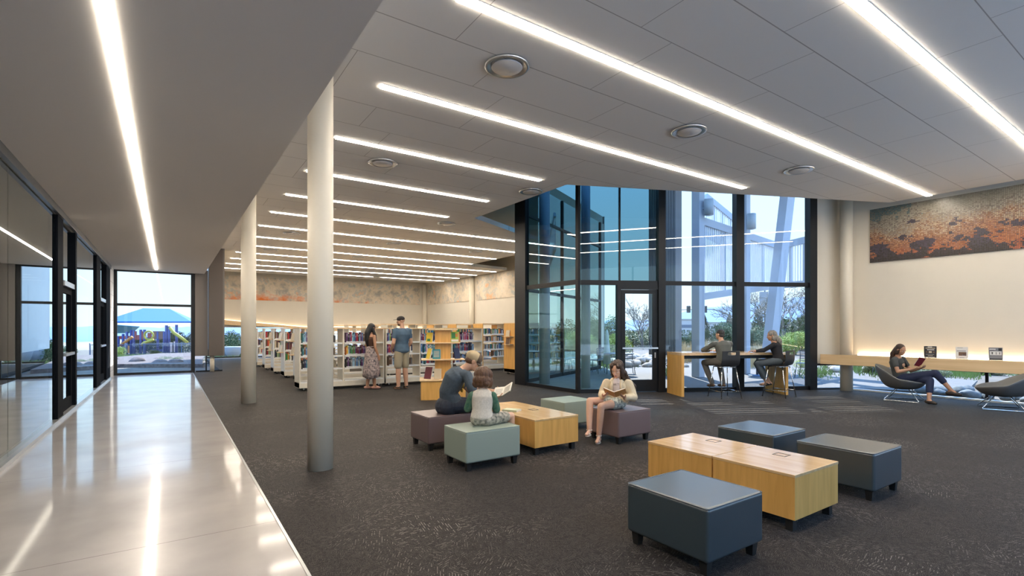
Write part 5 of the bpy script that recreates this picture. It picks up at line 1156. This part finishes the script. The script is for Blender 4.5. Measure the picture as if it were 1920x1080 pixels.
q = MB(); torso(q, P_ + V((0, 0, .035)), W_c, C_c, N_c - V((.01, 0, .01)), sd, sd, 1.0, .016, low=.03)
chain(q, [shR - V((.01, -.05, 0)), shR, shR.lerp(elR, .62)], [.075, .066, .062]); chain(q, [shL - V((.01, .05, 0)), shL, shL.lerp(elL, .62)], [.075, .066, .062])
shirt = p.cloth('t_shirt', q, mat('slate_tshirt', (.060, .085, .115), .85, var=.2, vscale=30), disp=.010, ds=11)
q = MB(); f_ = V((.99, -.12, 0)); Qs = basis(f_.cross(V((0, 0, 1))), f_, V((0, 0, 1)))
q.ell(V((3.135, 5.70, .80)), (.035, .012, .055), Qs); q.ell(V((3.125, 5.72, .72)), (.05, .012, .03), Qs)
p.flat('shirt_print', q, mat('shirt_print_yellow', (.62, .38, .08), .8), shirt)
q = MB(); chain(q, [(2.96, 5.78, .51), (2.96, 5.88, .51)], [.125, .125])
for a, b_, c_ in ((V((3.0, 5.74, .525)), V((3.40, 5.66, .505)), V((3.36, 5.62, .13))), (V((3.0, 5.92, .525)), V((3.40, 6.0, .505)), V((3.36, 6.02, .13)))): chain(q, [a, b_, b_.lerp(c_, .5), c_], [.10, .073, .066, .060])
p.cloth('jeans', q, denim, disp=.006, ds=14)
for a_, t_ in (((3.36, 5.62, .085), (3.51, 5.60, .022)), ((3.36, 6.02, .085), (3.51, 6.04, .022))): q = MB(); foot(q, a_, t_, 1.12); p.cloth('shoe', q, blkleg)
q = MB(); hd.e(q, (0, -.042, -.004), (.078, .070, .055)); 
p.cloth('hair', q, h_brown, it=4)
q = MB(); hd.e(q, (0, -.020, .060), (.092, .108, .084), 22, 14)
cp_ = p.cloth('cap', q, mat('tan_cap', (.50, .39, .24), .85), it=2)
q = MB(); hd.e(q, (0, .046, .062), (.084, .060, .076), 20, 12); p.cloth('cap_front', q, mat('brown_cap_panel', (.115, .082, .060), .85), it=2, par=cp_)
q = MB(); vs = []; nn_ = 12
for j in range(nn_ + 1):
    a = -1.15 + 2.3 * j / nn_
    for rr_2 in (.085, .165): vs.append(hd.p(math.sin(a) * (.080 if rr_2 < .1 else .072), math.cos(a) * (rr_2 - .012) + .01, .030 - .018 * (a * a) - (0 if rr_2 < .1 else .020)))
q.add(vs, [(2 * j, 2 * j + 2, 2 * j + 3, 2 * j + 1) for j in range(nn_)], 0, True); br = p.flat('cap_brim', q, MATS['brown_cap_panel'], cp_); br.modifiers.new('s', 'SOLIDIFY').thickness = .006
book_open(p, (3.42, 5.205, .675), (.60, .62, .50), (-.62, -.10, .75), .13, .19, mat('green_brown_cover', (.16, .15, .08), .5), .25, label='open book held above the coffee table by the man in the cap')
# 2 ---- toddler on the sage ottoman
base = (2.93, 4.88, 0)
p = Person('child with brown bob in white knit top with green sleeves, seen from behind', base, .62, .0045, skin_p)
f_ = V((.62, .78, 0)).normalized(); r_ = V((f_.y, -f_.x, 0))
P_, W_c, C_c, N_c = V((2.92, 4.87, .49)), V((2.925, 4.875, .60)), V((2.94, 4.89, .73)), V((2.96, 4.915, .82))
hd = Head((2.985, 4.945, .945), f_ * .85 + r_ * .25 + V((0, 0, -.38)), (0, 0, 1), .96)
torso(p.b, P_, W_c, C_c, N_c, r_, r_, .66, low=.05); hd.skin(p.b, N_c)
shR, shL = C_c + r_ * .115 + V((0, 0, .03)), C_c - r_ * .115 + V((0, 0, .03)); elR, elL = shR + V((.05, .0, -.155)), shL + V((-.03, .06, -.15)); wrR, wrL = elR + f_ * .07 + r_ * .01 + V((0, 0, -.075)), elL + f_ * .11 + V((0, 0, .0))
p.arm(shR, elR, wrR, f_ * .6 + V((0, 0, -.6)), f_ * -.3 + V((0, 0, -.6)) - r_ * .5, -1, .5, (.056, .048, .036)); p.arm(shL, elL, wrL, f_, (0, 0, -1), 1, .4, (.056, .048, .036))
kR, kL = V((3.335, 4.90, .485)), V((3.12, 5.225, .485)); aR, aL = V((3.36, 4.93, .20)), V((3.14, 5.27, .20))
p.leg(P_ + r_ * .06, kR, aR, aR + V((.08, .03, -.06)), (.10, .072, .05)); p.leg(P_ - r_ * .05, kL, aL, aL + V((.05, .08, -.06)), (.10, .072, .05)); p.body()
q = MB(); torso(q, P_ + V((0, 0, .02)), W_c, C_c, N_c, r_, r_, .66, .022, low=.025)
vest = p.cloth('knit_top', q, mat('white_knit', (.66, .61, .54), .9, var=.12, vscale=60, bump=.4, bscale=160), disp=.004, ds=20)
q = MB(); q.tube([N_c + (r_ * math.cos(a) * .062 + f_ * math.sin(a) * .055) + V((0, 0, -.012 + .0)) for a in [2 * PI * j / 20 for j in range(20)]], .006, 6, closed=True)
q.tube([N_c + (r_ * math.cos(a) * .074 + f_ * math.sin(a) * .066) + V((0, 0, -.024)) for a in [2 * PI * j / 20 for j in range(20)]], .005, 6, closed=True); p.flat('collar_stripe', q, mat('black_stripe', (.03, .03, .03), .8), vest)
gs = mat('green_sleeve', (.015, .085, .055), .85, var=.5, vscale=30, sub=(.10, .18, .12))
for sh_, el_ in ((shR, elR), (shL, elL)): q = MB(); chain(q, [sh_ - V((0, 0, .01)), el_ + V((0, 0, -.01))], [.050, .045]); p.cloth('sleeve', q, gs, disp=.004, ds=20)
q = MB(); chain(q, [P_ + r_ * .05 + V((0, 0, .005)), P_ - r_ * .05 + V((0, 0, .005))], [.085, .085]); chain(q, [P_ + r_ * .06 + V((0, 0, .005)), (P_ + r_ * .06).lerp(kR, .72)], [.078, .068]); chain(q, [P_ - r_ * .05, (P_ - r_ * .05).lerp(kL, .8)], [.078, .068])
p.cloth('shorts', q, mat('patterned_shorts', (.44, .40, .33), .9, var=.6, vscale=28, sub=(.10, .11, .10)), disp=.004, ds=20)
q = MB(); hd.e(q, (0, -.020, .035), (.112, .122, .104), 22, 14); hd.e(q, (0, -.045, -.040), (.112, .085, .085), 18, 12); hd.e(q, (.082, .010, -.045), (.038, .060, .072)); hd.e(q, (-.082, .010, -.045), (.038, .060, .072)); hd.e(q, (.065, -.045, -.085), (.050, .05, .045)); hd.e(q, (-.06, -.045, -.09), (.050, .05, .045)); hd.e(q, (0, -.06, -.095), (.075, .045, .04))
p.cloth('hair', q, h_light, .0045, 3, .006, 40)
hd.feat(p.t, p.o, h_light)
# 3 ---- girl reading
base = (5.08, 4.88, 0)
p = Person('child with long brown hair in cream jacket reading an orange book on mauve ottoman', base, .78, .0045, skin_p)
f_ = V((-.78, -.62, 0)).normalized(); r_ = V((f_.y, -f_.x, 0))
P_, W_c, C_c, N_c = V((5.09, 4.90, .505)), V((5.10, 4.90, .62)), V((5.09, 4.885, .745)), V((5.07, 4.87, .825))
hd = Head((5.035, 4.835, .955), (-.82, -.30, -.44), (0, 0, 1), .93)
torso(p.b, P_, W_c, C_c, N_c, r_, r_, .70, low=.05); hd.skin(p.b, N_c)
shR, shL = C_c + r_ * .14 + V((0, 0, .025)), C_c - r_ * .14 + V((0, 0, .025)); elR, elL = V((4.95, 5.03, .60)), V((5.21, 4.70, .585)); wrR, wrL = V((4.81, 4.87, .615)), V((5.00, 4.665, .60))
p.arm(shR, elR, wrR, f_ * .5 - r_ * .5 + V((0, 0, .25)), (0, 0, 1), 1, .5, (.050, .042, .032)); p.arm(shL, elL, wrL, f_ * .6 + r_ * .45 + V((0, 0, .35)), (0, 0, 1), -1, .5, (.050, .042, .032))
hR, hL = P_ + r_ * .06, P_ - r_ * .06; kR, kL = V((4.665, 4.975, .545)), V((4.70, 4.80, .49)); aR, aL = V((4.585, 4.90, .165)), V((4.71, 4.85, .085))
p.leg(hR, kR, aR, V((4.475, 4.835, .125)), (.088, .060, .042)); p.leg(hL, kL, aL, V((4.60, 4.775, .022)), (.088, .060, .042)); p.body(); hd.feat(p.t, p.o, h_dark, (.55, .22, .20))
q = MB(); torso(q, P_ + V((0, 0, .05)), W_c, C_c, N_c - V((0, 0, .012)), r_, r_, .70, .010, fem=.3, low=.03); sh_o = p.cloth('t_shirt', q, mat('pale_pink_tshirt', (.66, .56, .53), .9), disp=.003)
q = MB(); torso(q, P_ + V((0, 0, .02)) - f_ * .02, W_c - f_ * .022, C_c - f_ * .024, N_c - f_ * .03 - V((0, 0, .015)), r_, r_, .76, .036, fem=0, low=.06)
for sh_, el_, wr_ in ((shR, elR, wrR), (shL, elL, wrL)): chain(q, [sh_ - V((0, 0, .01)), sh_.lerp(el_, .5), el_, el_.lerp(wr_, .85)], [.066, .066, .062, .046])
# keep the jacket open in front
jm = mat('cream_jacket', (.68, .57, .40), .9, var=.12, vscale=14, bump=.35, bscale=24); jk = p.cloth('jacket', q, jm, disp=.010, ds=16)
q = MB(); c0 = C_c + f_ * .110; Q_ = basis(r_, f_, V((0, 0, 1)))
q.ell(c0 + V((0, 0, -.010)) - f_ * .030, (.062, .040, .115), Q_, 24, 16); p.flat('shirt_front', q, mat('pale_pink_tshirt', (.66, .56, .53), .9), sh_o)
q = MB(); bs = c0 + f_ * .0125 + V((0, 0, .012))
def stroke(x0, z0, x1, z1): q.bar(bs - r_ * x0 + V((0, 0, z0)) - f_ * abs(x0) * .15, bs - r_ * x1 + V((0, 0, z1)) - f_ * abs(x1) * .15, .004, .003, 0, tuple(f_))
for a in ((-.036, -.012, -.030, .014), (-.030, .014, -.022, -.012), (-.033, -.002, -.025, -.002), (-.012, -.012, -.012, .014), (-.012, .014, 0, .010), (0, .010, -.012, .001), (-.012, .001, .002, -.012), (.010, .014, .034, .014), (.022, .014, .022, -.012)): stroke(*a)
p.flat('shirt_lettering', q, mat('shirt_ink', (.16, .13, .12), .8), sh_o)
q = MB(); hood = N_c - f_ * .07 - V((0, 0, .02)); q.ell(hood, (.10, .05, .045), Q_); q.ell(N_c + r_ * .07 + f_ * .02 - V((0, 0, .03)), (.025, .06, .03), Q_); q.ell(N_c - r_ * .07 + f_ * .02 - V((0, 0, .03)), (.025, .06, .03), Q_); chain(q, [N_c + r_ * .055 + f_ * .05 - V((0, 0, .02)), C_c + r_ * .062 + f_ * .115, W_c + r_ * .07 + f_ * .115], [.022, .018, .018]); chain(q, [N_c - r_ * .055 + f_ * .05 - V((0, 0, .02)), C_c - r_ * .062 + f_ * .115, W_c - r_ * .07 + f_ * .115], [.022, .018, .018]); p.cloth('hood', q, jm, disp=.004, ds=20, par=jk)
q = MB(); chain(q, [hR, hL], [.085, .085]); chain(q, [hR, hR.lerp(kR, .38)], [.085, .082]); chain(q, [hL, hL.lerp(kL, .38)], [.085, .080]); p.cloth('shorts', q, mat('floral_shorts', (.50, .52, .45), .9, var=.8, vscale=30, sub=(.07, .10, .12)), disp=.004)
wh_s = mat('white_sandal', (.72, .66, .58), .5)
for a_, t_ in ((aR, V((4.475, 4.835, .125))), (aL, V((4.60, 4.775, .022)))):
    d_ = (t_ - a_); d_.z = 0; d_.normalize(); sdv = d_.cross(V((0, 0, 1))); q = MB(); m_ = V((a_.x, a_.y, t_.z)) + d_ * .045; q.ell(m_ + V((0, 0, -.012)), (.034, .085, .010), basis(sdv, d_, V((0, 0, 1))))
    for o_, hh in ((.085, .02), (.06, .028)): 
        c_ = V((a_.x, a_.y, t_.z)) + d_ * o_; q.tube([c_ + sdv * math.cos(x) * .031 + V((0, 0, math.sin(x) * .038 - .004)) for x in [PI * j / 8 for j in range(9)]], .006, 6)
    q.tube([a_ + (sdv * math.cos(x) + d_ * math.sin(x)) * .036 + V((0, 0, .012)) for x in [2 * PI * j / 14 for j in range(14)]], .0055, 6, closed=True); p.flat('sandal', q, wh_s)
q = MB(); hd.e(q, (0, -.036, .048), (.090, .100, .094), 22, 14); hd.e(q, (.048, .022, .080), (.040, .056, .045)); hd.e(q, (-.048, .022, .080), (.040, .056, .045)); hd.e(q, (0, -.005, .110), (.05, .06, .03)); hd.e(q, (.074, .014, -.02), (.024, .050, .110)); hd.e(q, (-.078, -.006, -.05), (.026, .058, .110)); hd.e(q, (0, -.06, -.05), (.082, .060, .10))
bk = -V((f_.x, f_.y, 0)); chain(q, [hd.p(.02, -.07, -.05), N_c + bk * .115 + V((0, 0, -.03)) - r_ * .02, C_c + bk * .135 + V((0, 0, -.04)) - r_ * .05, W_c + bk * .12 - r_ * .07 + V((0, 0, .02))], [.075, .062, .050, .018]); chain(q, [hd.p(-.07, -.03, -.07), N_c + bk * .07 - r_ * .13 + V((0, 0, -.015)), C_c + bk * .10 - r_ * .215 + V((0, 0, -.03)), W_c + bk * .09 - r_ * .225 + V((0, 0, .05)), W_c + bk * .08 - r_ * .225 + V((0, 0, -.03))], [.050, .042, .036, .028, .008])
hr = p.cloth('hair', q, h_dark, .0045, 3, .006, 45)
book_open(p, (4.90, 4.735, .605), (f_.x * .85, f_.y * .85, .40), (-f_.x * .42, -f_.y * .42, .85), .15, .20, mat('orange_cover', (.66, .34, .10), .5), .38, label='open orange covered book held by the long haired child'); 
# 4 ---- woman standing by the shelves
base = (4.22, 12.46, 0)
p = Person('person with long dark hair in a brown top and patterned skirt standing by the bookcase', base, .96, .0085, skin_m)
f_ = V((.97, .22, 0)).normalized(); r_ = V((f_.y, -f_.x, 0)); B0 = V(base)
L3 = lambda x, y, z: B0 + r_ * x + f_ * y + V((0, 0, z))
P_, W_c, C_c, N_c = L3(0, 0, .93), L3(0, .01, 1.07), L3(0, -.01, 1.26), L3(0, -.01, 1.39); hd = Head(L3(0, .03, 1.535), f_ + V((0, 0, -.05)), k=.95)
torso(p.b, P_, W_c, C_c, N_c, r_, r_, .90, fem=1); hd.skin(p.b, N_c)
for sx in (-1, 1):
    p.arm(L3(.165 * sx, -.01, 1.33), L3(.20 * sx, -.01, 1.06), L3(.17 * sx, .10 if sx > 0 else .12, .85), (f_ * .35 + V((0, 0, -1))), -r_ * sx, -1 if sx > 0 else 1, .5, (.043, .035, .025)); p.leg(L3(.08 * sx, 0, .90), L3(.08 * sx, .02, .50), L3(.075 * sx, -.01 + .06 * sx, .08), L3(.085 * sx, .13 + .06 * sx, .02))
p.body(); hd.feat(p.t, p.o, h_black)
q = MB(); torso(q, W_c + V((0, 0, -.03)), W_c + V((0, 0, .02)), C_c, C_c + V((0, 0, .10)), r_, r_, .92, .010, fem=1, low=.02); p.cloth('top', q, mat('brown_top', (.085, .040, .026), .85))
q = MB(); n_ = 28; rings = []
for z_, ra, rb2 in ((1.08, .135, .11), (.98, .165, .13), (.85, .185, .15), (.65, .20, .17), (.45, .215, .19), (.30, .23, .20)):
    rings.append([L3(math.cos(a) * (ra + .014 * math.sin(a * 7) * (1.1 - z_)), .01 + math.sin(a) * (rb2 + .02 * math.sin(a * 6 + 1) * (1.1 - z_)), z_ + (.03 * math.sin(a * 2) if z_ < .4 else 0)) for a in [2 * PI * j / n_ for j in range(n_)]])
q.loft(rings, False); sk = p.flat('skirt', q, mat('patterned_skirt', (.42, .34, .32), .9, var=.85, vscale=22, sub=(.05, .05, .07))); sk.modifiers.new('s', 'SOLIDIFY').thickness = .005
for sx in (-1, 1): q = MB(); a_ = L3(.075 * sx, -.02 + .06 * sx, .045); foot(q, a_, L3(.085 * sx, .14 + .06 * sx, .016), 1.08); p.cloth('flat_shoe', q, mat('blush_shoe', (.55, .30, .24), .6))
q = MB(); hd.e(q, (0, -.028, .045), (.086, .102, .090), 20, 12); hd.e(q, (.062, -.005, -.04), (.028, .045, .085)); hd.e(q, (-.062, -.005, -.04), (.028, .045, .085)); chain(q, [hd.p(0, -.06, 0), L3(0, -.10, 1.42), L3(0, -.115, 1.25), L3(0, -.10, 1.10)], [.085, .075, .065, .03]); chain(q, [hd.p(.06, .0, -.05), L3(.09, .06, 1.36), L3(.09, .09, 1.22)], [.035, .035, .02]); p.cloth('hair', q, h_black, .008, 3)
# 5 ---- man standing with his back to us
base = (4.86, 12.02, 0)
p = Person('person in a dark cap, blue t-shirt and khaki shorts standing with back turned', base, 1.05, .0085, skin_l); B0 = V(base); f_ = V((-.25, .97, 0)).normalized(); r_ = V((f_.y, -f_.x, 0))
P_, W_c, C_c, N_c = L3(0, 0, .98), L3(0, .01, 1.14), L3(0, -.01, 1.38), L3(0, -.01, 1.55); hd = Head(L3(-.02, .02, 1.71), (-.95, .25, -.08), k=.99)
torso(p.b, P_, W_c, C_c, N_c, r_, r_, 1.08); hd.skin(p.b, N_c); sl_ = {}
for sx in (-1, 1):
    sh_, el_, wr_ = L3(.205 * sx, -.01, 1.47), L3(.265 * sx, -.02, 1.17), L3(.22 * sx, .14, 1.0); sl_[sx] = (sh_, el_); p.arm(sh_, el_, wr_, (f_ * .5 - r_ * sx * .4 + V((0, 0, -.6))), -r_ * sx, -1 if sx > 0 else 1, .8, (.055, .044, .030)); p.leg(L3(.10 * sx, 0, .93), L3(.105 * sx, .01, .52), L3(.12 * sx, -.02, .09), L3(.15 * sx, .13, .02), (.090, .062, .042))
p.body(); q = MB(); torso(q, P_ + V((0, 0, -.01)), W_c, C_c, N_c - V((0, 0, .015)), r_, r_, 1.10, .026, low=.06)
for sx in (-1, 1): chain(q, [sl_[sx][0] - r_ * sx * .04, sl_[sx][0], sl_[sx][0].lerp(sl_[sx][1], .55)], [.078, .070, .062])
p.cloth('t_shirt', q, mat('steel_blue_tshirt', (.085, .145, .215), .85, var=.15, vscale=12), disp=.006, ds=10)
q = MB(); chain(q, [L3(-.08, 0, .97), L3(.08, 0, .97)], [.118, .118])
for sx in (-1, 1): chain(q, [L3(.10 * sx, 0, .93), L3(.11 * sx, .01, .60)], [.110, .098])
p.cloth('shorts', q, mat('khaki_shorts', (.40, .35, .25), .9), disp=.004)
for sx in (-1, 1): q = MB(); foot(q, L3(.12 * sx, -.02, .07), L3(.15 * sx, .14, .022), 1.1); p.cloth('shoe', q, blkleg)
q = MB(); hd.e(q, (0, -.005, .058), (.086, .104, .076), 20, 12); cp_ = p.cloth('cap', q, mat('dark_cap', (.025, .022, .022), .8), it=3)
q = MB(); q.box(hd.p(0, .13, .045), (.13, .09, .008), rot=hd.Q); p.flat('cap_brim', q, MATS['dark_cap'], cp_, bevel=.01)
q = MB(); hd.e(q, (0, .045, -.078), (.050, .044, .040)); p.cloth('beard', q, h_brown, .006, 3); hd.feat(p.t, p.o, h_brown)
# 6 ---- man on the left bar stool
base = (10.20, 6.58, 0)
p = Person('person in a grey long sleeved shirt on the left bar stool, seen from behind', base, 1., .008, skin_l); B0 = V(base); f_ = GN.copy(); r_ = GD.copy()
P_, W_c, C_c, N_c = L3(0, -.02, .80), L3(0, -.01, .96), L3(0, .03, 1.13), L3(-.01, .08, 1.25); hd = Head(L3(-.02, .12, 1.385), (f_ - r_ * .5), k=.97)
torso(p.b, P_, W_c, C_c, N_c, r_, r_, 1.0); hd.skin(p.b, N_c); q = MB(); torso(q, P_, W_c, C_c, N_c - V((0, 0, .02)), r_, r_, 1.0, .018, low=.05)
for sx, sh_, el_, wr_, hd_ in ((-1, L3(-.19, .06, 1.18), L3(-.34, .27, 1.035), L3(-.12, .40, 1.015), r_), (1, L3(.19, .06, 1.18), L3(.26, .30, 1.035), L3(.05, .44, 1.015), -r_)):
    p.arm(sh_, el_, wr_, hd_ + f_ * .2, (0, 0, -1), 1 if sx < 0 else -1, .35); chain(q, [sh_ - r_ * sx * .04, sh_, el_, el_.lerp(wr_, .9)], [.070, .062, .050, .036])
p.cloth('shirt', q, mat('grey_green_shirt', (.115, .120, .110), .9), disp=.006, ds=10); q = MB(); chain(q, [L3(-.08, -.02, .79), L3(.08, -.02, .79)], [.11, .11])
for sx, kn, an in ((-1, L3(-.24, .40, .74), L3(-.13, .26, .27)), (1, L3(.14, .42, .74), L3(.12, .24, .27))):
    hp = L3(.10 * sx, 0, .79); p.leg(hp, kn, an, an + f_ * .13 - r_ * .03 + V((0, 0, -.06))); chain(q, [hp, kn, kn.lerp(an, .5), an + V((0, 0, .03))], [.095, .072, .064, .055])
    q2 = MB(); foot(q2, an + V((0, 0, -.01)), an + f_ * .14 - r_ * .03 + V((0, 0, -.065)), 1.1); p.cloth('shoe', q2, mat('brown_shoe', (.12, .075, .05), .6))
p.body(); p.cloth('trousers', q, mat('grey_trousers', (.135, .130, .120), .9), disp=.005); q = MB(); hd.e(q, (0, -.018, .045), (.080, .098, .086), 20, 12); hd.e(q, (0, -.05, -.015), (.072, .056, .05)); p.cloth('hair', q, hairm('grey_dark_hair', (.045, .042, .040)), .007, 3); hd.feat(p.t, p.o, h_black)
# 7 ---- woman on the right bar stool
base = (11.38, 6.0, 0)
p = Person('person with grey wavy hair in dark top on the right bar stool, arm on counter', base, .96, .008, skin_m); B0 = V(base); f_ = V((-.34, .94, 0)).normalized(); r_ = V((f_.y, -f_.x, 0))
P_, W_c, C_c, N_c = L3(0, -.03, .80), L3(-.01, 0, .95), L3(0, .04, 1.11), L3(-.01, .08, 1.22); hd = Head(L3(-.03, .12, 1.355), (f_ * .9 - r_ * .45 + V((0, 0, -.15))), k=.95)
torso(p.b, P_, W_c, C_c, N_c, r_, r_, .92, fem=1); hd.skin(p.b, N_c); q = MB(); torso(q, P_, W_c, C_c, N_c - V((0, 0, .02)), r_, r_, .92, .016, fem=.8, low=.05)
for sx, sh_, el_, wr_, hd_ in ((-1, L3(-.17, .06, 1.16), L3(-.26, .25, 1.03), L3(-.42, .42, 1.015), f_ * .6 - r_ * .7), (1, L3(.17, .06, 1.16), L3(.20, .30, 1.035), L3(.0, .42, 1.015), -r_)):
    p.arm(sh_, el_, wr_, hd_, (0, 0, -1), 1 if sx < 0 else -1, .35, (.042, .035, .026)); chain(q, [sh_ - r_ * sx * .04, sh_, el_, el_.lerp(wr_, .75)], [.062, .055, .045, .036])
p.cloth('top', q, mat('near_black_top', (.016, .016, .020), .9), disp=.005, ds=10); q = MB(); chain(q, [L3(-.08, -.02, .79), L3(.08, -.02, .79)], [.112, .112])
for sx, kn, an in ((-1, L3(-.16, .40, .72), L3(-.02, .22, .30)), (1, L3(.06, .42, .74), L3(.14, .20, .30))):
    hp = L3(.09 * sx, 0, .79); p.leg(hp, kn, an, an + f_ * .12 - r_ * .05 + V((0, 0, -.07))); chain(q, [hp, kn, kn.lerp(an, .7)], [.09, .070, .064])
    q2 = MB(); foot(q2, an + V((0, 0, -.02)), an + f_ * .13 - r_ * .05 + V((0, 0, -.075)), .98); p.cloth('shoe', q2, blkleg)
p.body(); p.cloth('jeans', q, mat('blue_grey_jeans', (.075, .095, .115), .85), disp=.005)
q = MB(); hd.e(q, (0, -.026, .045), (.088, .104, .092), 20, 12); hd.e(q, (.05, -.04, -.05), (.045, .055, .07)); hd.e(q, (-.055, -.03, -.05), (.04, .055, .07)); chain(q, [hd.p(.01, -.075, -.02), L3(.04, -.02, 1.24), L3(.06, -.05, 1.16)], [.07, .065, .035]); p.cloth('hair', q, h_grey, .007, 2, .010, 45); hd.feat(p.t, p.o, h_grey)
# 8 ---- woman in the lounge chair
base = (12.84, 4.12, 0)
p = Person('person in a grey t-shirt and cropped navy jeans reading cross legged in the lounge chair', base, .97, .0075, skin_m)
B0 = V(base); f_ = V((-.10, -1, 0)).normalized(); r_ = V((f_.y, -f_.x, 0))
P_, W_c, C_c, N_c = L3(0, -.02, .46), L3(0, -.10, .62), L3(0, -.11, .80), L3(0, -.09, .93); hd = Head(L3(.02, -.03, 1.065), (f_ * .9 + r_ * .25 + V((0, 0, -.38))), k=.95)
torso(p.b, P_, W_c, C_c, N_c, r_, r_, .94, fem=1); hd.skin(p.b, N_c); q = MB(); torso(q, P_ + V((0, 0, .03)), W_c, C_c, N_c - V((0, 0, .02)), r_, r_, .94, .014, fem=1, low=.03)
for sx, sh_, el_, wr_, hd_ in ((1, L3(.175, -.08, .86), L3(.25, .02, .62), L3(.13, .24, .69), f_ * .8 - r_ * .4 + V((0, 0, .3))), (-1, L3(-.175, -.08, .86), L3(-.25, .04, .62), L3(-.10, .26, .69), f_ * .8 + r_ * .4 + V((0, 0, .3)))):
    p.arm(sh_, el_, wr_, hd_, (0, 0, 1), 1 if sx > 0 else -1, .6, (.043, .036, .026)); chain(q, [sh_ - r_ * sx * .04, sh_, sh_.lerp(el_, .5)], [.068, .060, .054])
ts = p.cloth('t_shirt', q, mat('charcoal_tshirt', (.062, .066, .064), .9), disp=.005, ds=12)
q = MB(); q.ell(C_c + f_ * .125 + V((0, 0, -.05)), (.06, .012, .04), basis(r_, f_, V((0, 0, 1)))); p.flat('shirt_print', q, mat('peach_print', (.55, .36, .25), .8), ts)
q = MB(); chain(q, [L3(-.08, 0, .46), L3(.08, 0, .46)], [.112, .112])
hpR, hpL = L3(.09, .02, .47), L3(-.09, .02, .47); kR, aR, tR = L3(-.02, .56, .615), L3(-.10, .78, .30), L3(-.12, .93, .20); kL, aL, tL = L3(.06, .50, .47), L3(.20, .54, .085), L3(.24, .67, .022)
p.leg(hpR, kR, aR, tR, (.080, .054, .036)); p.leg(hpL, kL, aL, tL, (.080, .054, .036)); chain(q, [hpR, kR, kR.lerp(aR, .50)], [.095, .072, .060]); chain(q, [hpL, kL, kL.lerp(aL, .55)], [.095, .070, .060]); p.body(); p.cloth('jeans', q, mat('navy_jeans', (.016, .024, .062), .85), disp=.004)
for a_, t_ in ((aR, tR), (aL, tL)): q2 = MB(); foot(q2, a_ + V((0, 0, -.045)), t_ + V((0, 0, -.002)), 1.16); p.cloth('flat_shoe', q2, mat('black_brown_shoe', (.03, .022, .018), .5))
q = MB(); hd.e(q, (0, -.030, .045), (.084, .100, .090), 20, 12); hd.e(q, (.062, -.01, -.035), (.024, .045, .08)); hd.e(q, (-.062, -.01, -.035), (.024, .045, .08)); chain(q, [hd.p(0, -.065, 0), L3(.0, -.17, .98), L3(.02, -.20, .84)], [.075, .065, .035]); p.cloth('hair', q, h_dark, .007, 3); hd.feat(p.t, p.o, h_dark)
book_open(p, L3(.04, .32, .735), (f_ * .45 + V((0, 0, .8))), (-f_ * .8 + V((0, 0, .45))), .14, .20, mat('dark_red_cover', (.20, .02, .03), .4), .45, label='open dark red and white magazine held by the lounging person')

bpy.data.scenes.remove(TMP)
